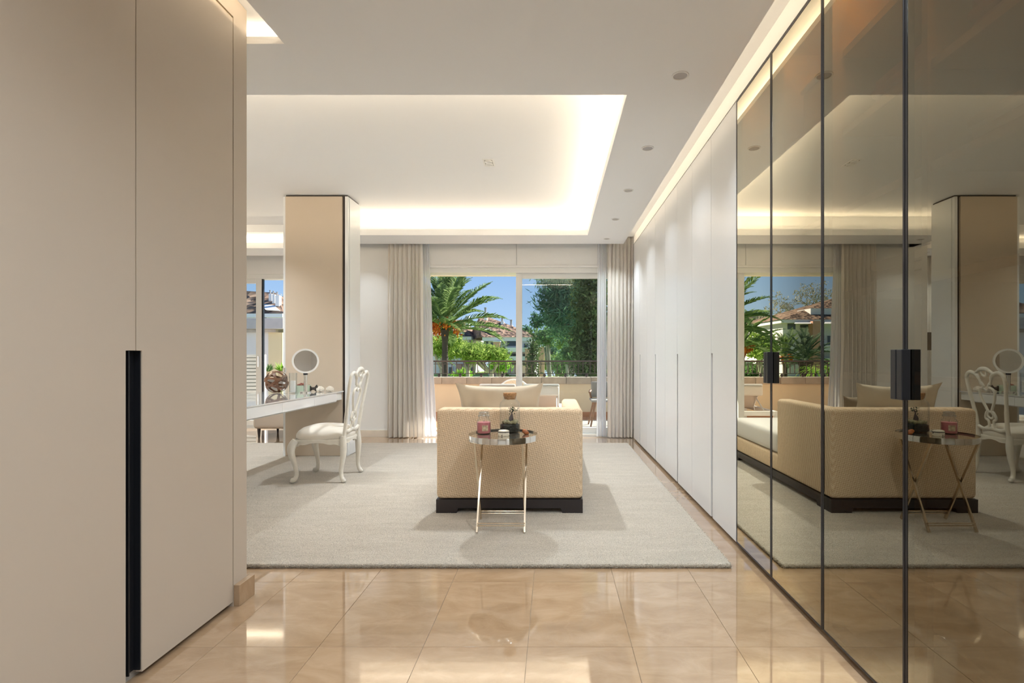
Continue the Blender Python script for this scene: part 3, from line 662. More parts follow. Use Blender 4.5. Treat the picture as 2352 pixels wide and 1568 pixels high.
for ax, a0, a1, c0, c1 in (('x', SX0, SX1, SY0, SY0 + 0.05), ('x', SX0, SX1, SY1 - 0.05, SY1), ('y', SY0 + 0.051, SY1 - 0.051, SX0, SX0 + 0.05), ('y', SY0 + 0.051, SY1 - 0.051, SX1 - 0.05, SX1)):
    mk('plinth_rail', fixn(plinth_side(ax, a0, a1, c0, c1)), M_wenge, T)
def pillow(name, label, c, wd, ht, th, tilt, rz, m, seed):
    n = 28; b = nb(); g = {}
    for side in (1, -1):
        for i in range(n + 1):
            for j in range(n + 1):
                u = -1 + 2 * i / n; v = -1 + 2 * j / n
                edge = i in (0, n) or j in (0, n)
                if side < 0 and edge: g[(side, i, j)] = g[(1, i, j)]; continue
                k = (max(0, 1 - u * u) ** 0.42) * (max(0, 1 - v * v) ** 0.42)
                x = wd / 2 * u * (1 - 0.13 * (1 - v * v)); z = ht / 2 * v * (1 - 0.15 * (1 - abs(u) ** 3))
                y = side * th / 2 * k
                w1 = noise.noise(Vector((x * 7 + seed, z * 7, side * 3.0))) * 0.034 * (0.35 + k) + noise.noise(Vector((x * 16 + seed, z * 5, side))) * 0.007
                g[(side, i, j)] = b.verts.new((x + 0.3 * w1, y + w1 * side * (0 if edge else 1), z + 0.5 * w1))
    for side in (1, -1):
        for i in range(n):
            for j in range(n):
                q = [g[(side, i, j)], g[(side, i + 1, j)], g[(side, i + 1, j + 1)], g[(side, i, j + 1)]]
                b.faces.new(q if side < 0 else q[::-1])
    fixn(b)
    mtx = Matrix.Rotation(rz, 4, 'Z') @ Matrix.Rotation(tilt, 4, 'X') @ Matrix.Translation((0, 0, ht / 2))
    bmesh.ops.transform(b, matrix=mtx, verts=b.verts)
    o = mk(name, b, m, None, True, True, 80); o.location = c
    return tag(o, label, 'cushion', 'cushions on the chaise sofa')
pillow('cushion', 'large cream cushion with pointed corners leaning on the sofa back', (-0.40, 3.91, 0.474), 0.66, 0.47, 0.17, math.radians(14), math.radians(-2), M_pillow, 1.0)
pillow('cushion', 'smaller brown cushion in front of the large cream cushion', (-0.38, 4.18, 0.482), 0.46, 0.36, 0.14, math.radians(24), math.radians(6), M_pillow2, 5.0)
# ================================================================== SIDE TABLE
tx, ty = -0.327, 3.325
T = thing('side_table', 'round chrome tray table with crossed folding legs behind the sofa', 'table', (tx, ty, RZ))
b = lathe(nb(), [(0.221, 0.0), (0.225, 0.001), (0.225, 0.037), (0.2245, 0.038), (0.2205, 0.038), (0.220, 0.030), (0.220, 0.0), (0.221, 0.0)], tx, ty, 0.582, 72); mk('tray_rim', b, M_chrome, T, smooth=True)
b = lathe(nb(), [(0, 0), (0.220, 0), (0.220, 0.008), (0, 0.008)], tx, ty, 0.602, 64); mk('glass_top', b, mat('smoked_glass_top', (0.52, 0.47, 0.38), 0.03, metal=0.85), T, smooth=True)
TT = 0.610
for s, xb in ((-1, -0.478), (1, -0.182)):
    mk('leg', bar(nb(), (xb + 0.0, 3.19, RZ + 0.005), (xb + 0.0, 3.465, 0.584), 0.011, 0.017), M_brassleg, T)
    xr = xb - 0.013
    mk('leg', bar(nb(), (xr, 3.465, RZ + 0.005), (xr, 3.19, 0.584), 0.011, 0.017), M_brassleg, T)
for y, xo in ((3.20, 0.0), (3.455, -0.013)):
    for dz in (0.043, 0.058):
        mk('stretcher', tube(nb(), [(-0.478 + xo, y, RZ + dz), (-0.182 + xo, y, RZ + dz)], 0.0045, 8), M_brassleg, T, smooth=True)
# ---- candle jar
cx, cy = -0.462, 3.392
T = thing('candle_jar', 'pink jar candle with glass lid and paper label', 'candle', (cx, cy, TT))
mk('jar_glass', lathe(nb(), [(0, 0), (0.042, 0), (0.046, 0.006), (0.046, 0.082), (0.041, 0.094), (0.034, 0.099), (0.034, 0.108), (0.037, 0.110), (0.037, 0.116)], cx, cy, TT, 40), M_clear, T, smooth=True)
mk('wax', lathe(nb(), [(0, 0.006), (0.041, 0.006), (0.0435, 0.01), (0.0435, 0.076), (0, 0.076)], cx, cy, TT, 40), mat('pink_wax', (0.62, 0.20, 0.22), 0.45), T, smooth=True)
mk('wick', tube(nb(), [(cx, cy, TT + 0.076), (cx + 0.002, cy, TT + 0.09)], 0.0012, 6), M_dark, T)
M_lid = glass_mat('pale_lid_glass', (0.86, 0.90, 0.93), 0.14, (1, 1, 1), 0.05, edge=(0.5, 0.56, 0.62), oneside=False)
lid = mk('lid', lathe(nb(), [(0.034, 0.114), (0.039, 0.117), (0.039, 0.122), (0.033, 0.125), (0.031, 0.131), (0.034, 0.137), (0.030, 0.143), (0.018, 0.146), (0, 0.1465)], cx, cy, TT, 40), M_lid, T, smooth=True)
b = nb(); n = 10
la = [math.radians(-90 + 18 + (-24 + 48 * k / n)) for k in range(n + 1)]
for z0, z1, r0 in ((0.022, 0.060, 0.0466),):
    vs = [[b.verts.new((cx + r * math.cos(a), cy + r * math.sin(a), TT + z)) for a in la] for r, z in ((r0, z0), (r0, z1), (r0 + 0.0006, z1), (r0 + 0.0006, z0))]
    for i in range(4):
        for k in range(n): b.faces.new((vs[i][k], vs[i][k + 1], vs[(i + 1) % 4][k + 1], vs[(i + 1) % 4][k]))
mk('paper_label', fixn(b), mat('label_paper', (0.72, 0.60, 0.40), 0.7, col2=(0.38, 0.26, 0.17), vscale=75), T, smooth=True)
# ---- terrarium
cx, cy = -0.295, 3.455
T = thing('terrarium_jar', 'tall corked glass terrarium with a small bonsai on moss', 'terrarium', (cx, cy, TT))
mk('jar_glass', lathe(nb(), [(0, 0), (0.060, 0), (0.067, 0.006), (0.068, 0.02), (0.068, 0.185), (0.064, 0.202), (0.050, 0.214), (0.044, 0.219), (0.044, 0.243), (0.047, 0.246)], cx, cy, TT, 48), M_clear, T, smooth=True)
b = lathe(nb(), [(0, 0.222), (0.036, 0.222), (0.043, 0.244), (0.045, 0.262), (0.043, 0.265), (0, 0.265)], cx, cy, TT, 32)
for v in b.verts:
    v.co += Vector((noise.noise(v.co * 60), noise.noise(v.co * 60 + Vector((5, 0, 0))), noise.noise(v.co * 70))) * 0.0025
mk('cork', b, mat('cork', (0.46, 0.25, 0.11), 0.9, var=0.35, vscale=120, bump=0.5, bscale=150), T, smooth=True)
b = lathe(nb(), [(0, 0.008), (0.058, 0.008), (0.0655, 0.014), (0.0655, 0.052), (0.04, 0.06), (0, 0.062)], cx, cy, TT, 36); mk('soil', b, mat('dark_soil', (0.02, 0.022, 0.016), 0.95, bump=0.8, bscale=150), T, smooth=True)
b = nb()
for k in range(90):
    a = R.uniform(0, 2 * PI); r = 0.052 * math.sqrt(R.random()); sph(b, (cx + r * math.cos(a), cy + r * math.sin(a), TT + 0.066 + 0.008 * R.random()), R.uniform(0.006, 0.012), 6, 5)
mk('moss', b, mat('moss', (0.20, 0.19, 0.09), 1.0, col2=(0.42, 0.36, 0.22), vscale=80), T, smooth=True)
b = tube(nb(), spline([(cx + 0.010, cy, TT + 0.07), (cx + 0.008, cy, TT + 0.095), (cx + 0.012, cy, TT + 0.115), (cx + 0.013, cy, TT + 0.132), (cx + 0.022, cy, TT + 0.15)], 5), [0.010, 0.013, 0.015, 0.016, 0.016, 0.015, 0.014, 0.012, 0.011, 0.009, 0.007, 0.006, 0.005, 0.005, 0.004, 0.004, 0.004, 0.004, 0.004, 0.003, 0.003][:21], 10)
mk('bonsai_trunk', b, mat('bonsai_bark', (0.10, 0.075, 0.075), 0.8), T, smooth=True)
b = nb()
for k in range(46):
    lc = Vector((cx + 0.014 + R.gauss(0, 0.016), cy + R.gauss(0, 0.012), TT + 0.142 + R.gauss(0, 0.009) + (0.018 if R.random() < 0.25 else 0)))
    d = Vector((R.uniform(-1, 1), R.uniform(-1, 1), R.uniform(-0.4, 0.6))).normalized(); s = d.orthogonal().normalized() * 0.004
    poly(b, [lc, lc + d * 0.007 + s, lc + d * 0.014, lc + d * 0.007 - s])
mk('bonsai_leaves', b, leaf_mat('bonsai_leaf', (0.015, 0.03, 0.02), (0.06, 0.10, 0.05)), T)
# ---- pill box and stone
cx, cy = -0.322, 3.30
T = thing('pill_box', 'small oval ivory box with dark painted motif', 'box', (cx, cy, TT))
miv = mat('ivory_ceramic', (0.80, 0.74, 0.62), 0.25, coat=0.3)
mk('box_base', lathe(nb(), [(0, 0), (0.033, 0), (0.037, 0.005), (0.037, 0.022), (0, 0.022)], cx, cy, TT, 36, (1, 0.75)), mat('painted_ceramic', (0.82, 0.76, 0.64), 0.25, col2=(0.10, 0.07, 0.07), vscale=70, coat=0.3), T, smooth=True)
bpn = bpy.data.materials['painted_ceramic'].node_tree.nodes
for nn_ in bpn:
    if nn_.type == 'VALTORGB': nn_.color_ramp.elements[0].position = 0.36; nn_.color_ramp.elements[1].position = 0.42
mk('box_band', lathe(nb(), [(0.036, 0.022), (0.0375, 0.023), (0.0375, 0.027), (0.036, 0.028)], cx, cy, TT, 36, (1, 0.75)), M_dark, T, smooth=True)
mk('box_lid', lathe(nb(), [(0.036, 0.0275), (0.035, 0.033), (0.025, 0.038), (0, 0.040)], cx, cy, TT, 36, (1, 0.75)), miv, T, smooth=True)
b = sph(nb(), (0, 0, 0), 0.021, 14, 10, (1.05, 0.9, 0.85))
for v in b.verts: v.co += v.co.normalized() * noise.noise(v.co * 45) * 0.007; v.co.x -= 0.25 * v.co.z
bmesh.ops.translate(b, vec=(-0.186, 3.36, TT + 0.0165), verts=b.verts)
solo('tumbled_stone', b, mat('carnelian', (0.33, 0.10, 0.03), 0.25, var=0.3, vscale=60), 'small reddish brown polished stone on the side table', 'stone', (-0.186, 3.36, TT), None, True)
# ================================================================== VANITY CHAIR (faces the dressing table, towards -X)
T = thing('vanity_chair', 'cream painted carved chair with cabriole legs and pierced back', 'chair', (-2.035, 4.665, RZ))
def P2(x, y, z): return (x, y, z)
def chair_leg(front, s):
    if front: k = [(-0.205, 0.205, 0.365, 0.030), (-0.232, 0.218, 0.315, 0.034), (-0.235, 0.222, 0.255, 0.029), (-0.212, 0.210, 0.165, 0.021), (-0.198, 0.203, 0.085, 0.017), (-0.205, 0.206, 0.040, 0.019), (-0.225, 0.214, 0.022, 0.024), (-0.243, 0.220, 0.026, 0.018)]
    else: k = [(0.190, 0.165, 0.40, 0.024), (0.195, 0.170, 0.30, 0.028), (0.192, 0.178, 0.20, 0.023), (0.183, 0.190, 0.11, 0.018), (0.190, 0.196, 0.05, 0.018), (0.208, 0.200, 0.022, 0.022), (0.222, 0.203, 0.026, 0.015)]
    q = spline(k, 5)
    b = tube(nb(), [(x, s * y, z) for x, y, z, r in q], [r for *_, r in q], 12)
    zmin = min(v.co.z for v in b.verts)
    bmesh.ops.translate(b, vec=(0, 0, -zmin), verts=b.verts)
    mk('leg', fixn(b), M_chair, T, True, True, 70)
for fr in (True, False):
    for s in (-1, 1): chair_leg(fr, s)
def outline(t, grow=0.0):
    """seat plan: rounded trapezoid, wide at the front (-x)"""
    c_, s_ = math.cos(t), math.sin(t); p = 0.62
    x = -0.022 + (0.222 + grow) * math.copysign(abs(c_) ** p, c_); hw = 0.222 - 0.10 * (x + 0.2) * 0.9 + grow
    y = hw * math.copysign(abs(s_) ** p, s_); return x, y
n = 56; b = nb(); rings = []
for f, z in ((1.0, 0.372), (1.03, 0.392), (1.02, 0.415), (0.95, 0.440), (0.80, 0.465), (0.58, 0.480), (0.3, 0.488)):
    rings.append([b.verts.new((-0.02 + (outline(2 * PI * k / n)[0] + 0.02) * f, outline(2 * PI * k / n)[1] * f, z)) for k in range(n)])
for a, q in zip(rings, rings[1:]):
    for k in range(n): b.faces.new((a[k], a[(k + 1) % n], q[(k + 1) % n], q[k]))
b.faces.new(rings[-1]); b.faces.new(rings[0][::-1]); mk('seat', fixn(b), M_leather, T, True, True, 60)
b = nb(); rings = []
for grow, z, sc in ((0.0, 0.374, 0), (0.014, 0.374, 0), (0.018, 0.362, 0), (0.012, 0.35, 0), (0.014, 0.330, 1), (0.0, 0.328, 1), (-0.01, 0.374, 0)):
    rings.append([])
    for k in range(n):
        t = 2 * PI * k / n; x, y = outline(t, grow)
        dz = 0.012 * math.cos(4 * t) * sc + 0.006 * math.cos(12 * t) * sc
        rings[-1].append(b.verts.new((x, y, z + dz)))
for a, q in zip(rings, rings[1:]):
    for k in range(n): b.faces.new((a[k], a[(k + 1) % n], q[(k + 1) % n], q[k]))
mk('seat_rail', fixn(b), M_chair, T, True, True, 50)
def bx(z): return 0.195 + 0.16 * (z - 0.38) ** 1.15 if z > 0.38 else 0.195
def back_path(yz, n_=6): return [(bx(z), y, z) for y, z in spline(yz, n_)]
b = nb(); half = [(0.165, 0.33), (0.160, 0.46), (0.172, 0.60), (0.192, 0.74), (0.205, 0.85), (0.198, 0.92), (0.160, 0.952), (0.115, 0.945), (0.082, 0.925), (0.062, 0.885), (0.050, 0.84)]
for s in (-1, 1): tube(b, back_path([(s * y, z) for y, z in half]), [0.019] * 13 + [0.017] * 40 + [0.012] * 8, 10, 0.8, up=(1, 0, 0))
mk('back_frame', fixn(b), M_chair, T, True, True, 70)
b = nb(); tube(b, back_path([(-0.10, 0.940), (-0.065, 0.965), (-0.03, 0.982), (0, 0.985), (0.03, 0.982), (0.065, 0.965), (0.10, 0.940)]), [0.014] * 9 + [0.019] * 19 + [0.014] * 9, 10, 0.8, up=(1, 0, 0))
tube(b, back_path([(-0.028, 0.965), (-0.022, 0.93), (0, 0.918), (0.022, 0.93), (0.028, 0.965)]), 0.010, 8, 0.8, up=(1, 0, 0))
mk('crest', fixn(b), M_chair, T, True, True, 70)
b = nb()
for s in (-1, 1):
    tube(b, back_path([(s * y, z) for y, z in ((0.050, 0.86), (0.030, 0.835), (0.034, 0.815), (0.066, 0.80), (0.080, 0.765), (0.066, 0.70), (0.036, 0.635), (0.020, 0.60))]), 0.0125, 8, 0.8, up=(1, 0, 0))
    tube(b, back_path([(s * y, z) for y, z in ((0.020, 0.605), (0.040, 0.585), (0.056, 0.545), (0.050, 0.525), (0.030, 0.515), (0.026, 0.48), (0.034, 0.445))]), 0.012, 8, 0.8, up=(1, 0, 0))
    tube(b, back_path([(s * y, z) for y, z in ((0.0, 0.785), (0.02, 0.80), (0.036, 0.812))]), 0.011, 8, 0.8, up=(1, 0, 0))
tube(b, back_path([(0.030 * math.cos(2 * PI * k / 8), 0.565 + 0.030 * math.sin(2 * PI * k / 8)) for k in range(8)] + [(0.030, 0.565)]), 0.010, 8, 0.8, up=(1, 0, 0))
mk('splat', fixn(b), M_chair, T, True, True, 70)
b = nb(); tube(b, back_path([(-0.160, 0.455), (-0.10, 0.432), (-0.04, 0.436), (0, 0.442), (0.04, 0.436), (0.10, 0.432), (0.160, 0.455)]), 0.016, 10, 0.8, up=(1, 0, 0)); mk('back_rail', fixn(b), M_chair, T, True, True, 70)
# ================================================================== CURTAINS
def curtain(name, label, x0, x1, y, z0, z1, folds, amp, m, seed, flare=(0, 0), group=None, hem=True):
    rr = random.Random(seed); nx = folds * 10; nz = 26
    ph = [rr.uniform(0.75, 1.25) for _ in range(folds + 1)]; cum = [0]
    for p in ph: cum.append(cum[-1] + p)
    b = nb(); g = []
    for j in range(nz + 1):
        t = j / nz; row = []
        for i in range(nx + 1):
            u = i / nx; f = u * folds; k = int(min(f, folds - 1e-6)); 
            uu = (cum[k] + ph[k] * (f - k)) / cum[folds]
            s = 2 * PI * f + 0.35 * noise.noise(Vector((u * 9 + seed, t * 2.5, 0)))
            a = amp * (0.5 + 0.5 * t ** 0.5 + 0.35 * noise.noise(Vector((k * 1.7 + seed, t * 1.5, 3))))
            xa = x0 - flare[0] * t; xb = x1 + flare[1] * t
            wig = 0.012 * noise.noise(Vector((u * 14 + seed, t * 3, 7)))
            row.append(b.verts.new((xa + (xb - xa) * uu + 0.012 * math.sin(2 * s) * min(1, t * 3) + wig * t, y + a * math.sin(s) + wig, z1 + (z0 - z1) * t)))
        g.append(row)
    for j in range(nz):
        for i in range(nx): b.faces.new((g[j][i], g[j][i + 1], g[j + 1][i + 1], g[j + 1][i]))
    T = thing(name, label, 'curtain', ((x0 + x1) / 2, y, z0), group)
    o = mk('curtain_panel', b, m, T, smooth=True, sharp=180)
    if hem:
        h = nb(); hz = 0.02
        a = [h.verts.new(v.co + Vector((0, -0.002, 0.0))) for v in g[nz - 1][:]] if False else None
        h.free()
    return T
curtain('linen_curtain', 'gathered beige linen curtain left of the main window', -2.27, -1.80, 7.045, 0.012, 2.76, 8, 0.044, M_curt, 3, (0.02, 0.03), 'beige curtains')
curtain('linen_curtain', 'gathered beige linen curtain beside the white wardrobes', 0.735, 1.095, 7.045, 0.012, 2.76, 7, 0.042, M_curt, 11, (0.0, -0.02), 'beige curtains')
curtain('sheer_curtain', 'white sheer curtain beside the left beige curtain', -1.83, -1.725, 7.095, 0.015, 2.76, 4, 0.016, M_sheer, 5, (0.0, 0.105), 'white sheer curtains')
curtain('sheer_curtain', 'white sheer curtain beside the right beige curtain', 0.605, 0.725, 7.095, 0.015, 2.76, 4, 0.018, M_sheer, 8, (0.01, 0.0), 'white sheer curtains')
curtain('linen_curtain', 'gathered beige curtain behind the floor lamp in the window recess', -3.76, -3.32, 7.90, 0.012, 2.76, 7, 0.035, M_curt, 21, (0.02, 0.02), 'beige curtains')
# ================================================================== CEILING LIGHTS
FILL_W = 4.5  # base watts of the fill added at the ceiling fixtures
def downlight(x, y, z, label, power=FILL_W, spread=108):
    T = thing('downlight', label, 'downlight', (x, y, z), 'round recessed downlights')
    b = lathe(nb(), [(0.046, 0.0), (0.046, -0.003), (0.044, -0.005), (0.038, -0.005), (0.0365, -0.003), (0.0365, 0.0)], x, y, z, 36); mk('ring', fixn(b), M_white, T, smooth=True)
    b = lathe(nb(), [(0.0365, -0.0005), (0.0, -0.0005)], x, y, z, 32); mk('lens', fixn(b), mat('downlight_lens', (0.45, 0.43, 0.42), 0.35) if 'downlight_lens' not in bpy.data.materials else bpy.data.materials['downlight_lens'], T)
    if power > 0: area('downlight_fill', (x, y, z - 0.008), (0, 0, 0), 0.07, 0.07, power, FILL_COL, math.radians(spread), 'DISK')  # added fill light; the fixture itself is meant to look unlit
dl = ['largest recessed ceiling downlight, nearest the camera', 'second recessed ceiling downlight from the camera', 'third recessed ceiling downlight from the camera', 'fourth recessed ceiling downlight from the camera', 'farthest recessed ceiling downlight by the right curtain']
for k, y in enumerate((2.782, 3.752, 4.708, 5.694, 6.643)): downlight(0.685, y, CE, dl[k], FILL_W * (0.4, 0.3, 0.3, 0.4, 0.9)[k])
for x_, y, lb in ((0.685, 1.80, 'unseen fill downlight added above the nearest glass door, outside the picture'), (0.685, 0.83, 'unseen fill downlight added to the right of the camera'), (0.685, -0.15, 'unseen fill downlight added behind the camera, by the glass doors'), (-0.75, 0.4, 'unseen fill downlight added to the left of the camera'), (-0.75, -0.8, 'unseen fill downlight added behind the camera, by the tall cabinet')): downlight(x_, y, CE, lb, FILL_W * 1.9, 145)  # unseen downlights added to brighten the near end of the room
downlight(-2.62, 6.68, CE, 'recessed ceiling downlight beside the column, seen in the glass doors', FILL_W * 0.4); downlight(-3.3, 7.52, CE, 'recessed ceiling downlight in front of the recess curtain', FILL_W * 1.2)
def twin(sx0, sy0, label):
  T = thing('twin_spotlight', label, 'spotlight', (sx0, sy0, TR), 'twin spotlights in the tray ceiling')
  b = nb()
  for x0, x1, y0, y1 in ((-0.052, -0.038, -0.088, 0.088), (0.038, 0.052, -0.088, 0.088), (-0.038, 0.038, -0.088, -0.072), (-0.038, 0.038, 0.072, 0.088)): box(b, sx0 + x0, sx0 + x1, sy0 + y0, sy0 + y1, TR - 0.004, TR)
  mk('frame', b, M_white, T)
  mk('housing', B(sx0 - 0.038, sx0 + 0.038, sy0 - 0.072, sy0 + 0.072, TR - 0.001, TR), M_grey, T)
  for dy in (-0.036, 0.036):
    l_ = mk('lamp_head', lathe(nb(), [(0.0, -0.004), (0.024, -0.004), (0.031, -0.012), (0.034, -0.010), (0.034, -0.001)], sx0, sy0 + dy, TR, 28), M_alu, T, smooth=True)
    area('spot_fill', (sx0, sy0 + dy, TR - 0.02), (0, 0, 0), 0.068, 0.068, FILL_W * 2.1, FILL_COL, math.radians(120), 'DISK')  # fill light added under the spotlight heads
twin(-0.597, 4.725, 'rectangular recessed twin spotlight in the tray ceiling'); twin(-3.75, 4.725, 'unseen twin fill light added to the tray ceiling, over the dressing area')  # second twin is added out of view as extra fill
# ================================================================== STOOL and FLOOR LAMP in the recess
T = thing('upholstered_stool', 'low taupe upholstered stool with tapered dark legs by the left window', 'stool', (-3.72, 7.28, 0))
b = nb(); box(b, -4.10, -3.34, 6.98, 7.58, 0.13, 0.40, 0.05, 4); mk('seat', b, mat('taupe_fabric', (0.55, 0.48, 0.41), 0.9, bump=0.1, bscale=300), T, smooth=True, sharp=60)
for x, y in ((-4.04, 7.04), (-3.40, 7.04), (-4.04, 7.52), (-3.40, 7.52)):
    mk('leg', lathe(nb(), [(0, 0), (0.011, 0), (0.024, 0.14), (0, 0.14)], x, y, 0, 14), M_wenge, T, smooth=True)
T = thing('floor_lamp', 'floor lamp with dark drum shade and chrome pole reflected in the glass doors', 'lamp', (-3.24, 7.45, 0))
mk('base', lathe(nb(), [(0, 0), (0.14, 0), (0.14, 0.015), (0.02, 0.025), (0, 0.025)], -3.24, 7.45, 0, 36), M_chrome, T, smooth=True)
mk('pole', lathe(nb(), [(0, 0.02), (0.016, 0.02), (0.016, 1.20), (0.024, 1.20), (0.024, 1.225), (0, 1.225)], -3.24, 7.45, 0, 20), M_chrome, T, smooth=True)
mk('shade', lathe(nb(), [(0.205, 1.21), (0.208, 1.21), (0.208, 1.46), (0.205, 1.46), (0.205, 1.21)], -3.24, 7.45, 0, 40), mat('brown_shade', (0.20, 0.17, 0.14), 0.9), T, smooth=True)
# ================================================================== TERRACE
def at(px, py, D): return Vector(((px - 1272) * D / 1180, D, H + (818 - py) * D / 1180))
def am(px, py, D): return Vector((2 * XW - (px - 1272) * D / 1180, D, H + (818 - py) * D / 1180))
tf = struct('terrace_floor', B(-8.0, 4.0, 7.42, 9.70, -0.15, -0.026), M_grout)
tb = mk('terrace_tile', B(-0.148, 0.148, -0.148, 0.148, -0.012, 0.0, 0.002, 1), M_terra, tf, True); first = True
for i in range(-12, 10):
    for j in range(0, 8):
        o = tb if first else inst(tb, tf)
        first = False; o.location = (-0.15 + 0.3 * i, 7.58 + 0.3 * j, -0.018)
pw = struct('parapet_wall', B(-5.2, 4.0, 9.66, 9.86, -0.5, 0.60), M_render)
capm = B(-0.231, 0.231, -0.15, 0.15, 0, 0.127, 0.008, 2); cap0 = mk('cap_stone', capm, M_stone, pw, True); first = True
for i in range(-11, 9):
    o = cap0 if first else inst(cap0, pw)
    first = False; o.location = (-0.0 + 0.466 * i, 9.76, 0.60)
mk('skirting_tile', B(-5.2, 4.0, 9.645, 9.66, -0.02, 0.075), M_terra, pw)
T = thing('balcony_railing', 'brown iron railing on the stone parapet cap', 'railing', (-0.5, 9.74, 0.727))
RY = 9.74
mk('top_rail', B(-5.1, 3.9, RY - 0.028, RY + 0.028, 1.010, 1.042, 0.004), M_iron, T)
mk('mid_rail', B(-5.1, 3.9, RY - 0.008, RY + 0.008, 0.968, 0.980), M_iron, T)
mk('bottom_rail', B(-5.1, 3.9, RY - 0.008, RY + 0.008, 0.788, 0.800), M_iron, T)
tallb = mk('baluster', B(-0.007, 0.007, -0.007, 0.007, 0.061, 0.283), M_iron, T, True); shortb = mk('baluster', B(-0.007, 0.007, -0.007, 0.007, 0.061, 0.241), M_iron, T, True)
ballm = mk('ball_foot', sph(nb(), (0, 0, 0.031), 0.029, 12, 8, (1, 1, 1.05)), M_iron, T, True, True)
f1 = f2 = f3 = True; x = -4.9 + 0.5
while x < 4.2:
    for q in range(4):
        if q in (0, 3): o = tallb if f1 else inst(tallb, T); f1 = False
        else: o = shortb if f2 else inst(shortb, T); f2 = False
        o.location = (x + 0.0873 * q, 0, 0)
    o = ballm if f3 else inst(ballm, T); f3 = False; o.location = (x + 0.262 + 0.0685, 0, 0)
    x += 0.3993
# overhang of the upper floor above the terrace
struct('terrace_canopy', fixn(box(box(nb(), -2.9, 4.0, 7.42, 8.6, 2.56, 2.8), -2.9, 4.0, 8.42, 8.6, 2.455, 2.56)), mat('canopy_paint', (0.82, 0.74, 0.60), 0.8))
# outdoor rug
solo('outdoor_rug', B(0.2, 2.2, 8.05, 9.1, -0.018, -0.010), mat('grey_outdoor_rug', (0.40, 0.37, 0.33), 0.95, var=0.15, vscale=8), 'flat grey outdoor rug on the terrace tiles', 'rug', (0.9, 8.6, -0.018))
# sun loungers (backrests towards the room)
M_sling = mat('sling_fabric', (0.74, 0.66, 0.58), 0.9, bump=0.1, bscale=300)
TFZ = -0.018
def lounger(xc, wd, label):
    T = thing('sun_lounger', label, 'sun lounger', (xc, 8.5, TFZ), 'sun loungers on the terrace')
    x0, x1 = xc - wd / 2, xc + wd / 2
    b = nb(); fz = 0.29
    for xx in (x0, x1 - 0.05): box(b, xx, xx + 0.05, 7.75, 9.05, fz - 0.07, fz, 0.006)
    for yy in (7.75, 9.00): box(b, x0 + 0.05, x1 - 0.05, yy, yy + 0.05, fz - 0.07, fz, 0.006)
    mk('frame', b, M_alu, T)
    for xx in (x0, x1 - 0.05):
        for yy in (7.75, 9.00): mk('leg', B(xx, xx + 0.05, yy, yy + 0.05, TFZ, fz - 0.07, 0.004), M_alu, T)
    mk('seat_sling', B(x0 + 0.05, x1 - 0.05, 8.56, 9.00, fz - 0.02, fz - 0.008, 0.003), M_sling, T)
    p0 = Vector((0, 8.56, fz)); p1 = Vector((0, 8.20, 0.665))
    b = nb()
    for xx in (x0 + 0.06, x1 - 0.06): tube(b, [(xx, p0.y, p0.z), (xx, p1.y, p1.z)], 0.014, 8)
    tube(b, [(x0 + 0.06, p1.y, p1.z), (x1 - 0.06, p1.y, p1.z)], 0.014, 8)
    br = mk('backrest_frame', b, M_alu, T, smooth=True)
    b = nb(); n = 10; d = (p1 - p0); nrm = Vector((0, -d.z, d.y)).normalized(); rows = []
    for side in (0, 1):
        rows.append([[b.verts.new((xx, *(p0 + d * (k / n) + nrm * (0.012 * side - 0.02 * math.sin(PI * k / n))).yz)) for xx in (x0 + 0.05, x1 - 0.05)] for k in range(n + 1)])
    for k in range(n):
        b.faces.new((rows[0][k][0], rows[0][k][1], rows[0][k + 1][1], rows[0][k + 1][0])); b.faces.new((rows[1][k][0], rows[1][k + 1][0], rows[1][k + 1][1], rows[1][k][1]))
    for i in (0, 1):
        for k in range(n): b.faces.new((rows[0][k][i], rows[0][k + 1][i], rows[1][k + 1][i], rows[1][k][i]))
    mk('back_sling', fixn(b), M_sling, T, smooth=True)
    for f in (0.30, 0.62, 0.9):
        q = p0 + d * f - nrm * 0.028
        mk('back_slat', B(x0 + 0.06, x1 - 0.06, q.y - 0.012, q.y + 0.012, q.z - 0.02, q.z + 0.02, 0.004), M_alu, T)
    b = nb(); q0 = p0 + d * 0.45
    for xx in (x0 + 0.09, x1 - 0.09): tube(b, [(xx, q0.y, q0.z), (xx, 8.05, fz - 0.02)], 0.01, 8)
    mk('support_strut', b, M_alu, T, smooth=True)
    q = p0 + d * 0.86 + nrm * 0.05
    b = nb(); box(b, x0 + 0.05, x1 - 0.05, q.y - 0.05, q.y + 0.05, q.z - 0.09, q.z + 0.07, 0.035, 4); mk('headrest', b, M_sling, T, smooth=True, sharp=60)
lounger(-0.90, 0.67, 'sun lounger with raised back on the terrace, the one on the left'); lounger(-0.20, 0.67, 'sun lounger with raised back behind the sliding glass, the one on the right')
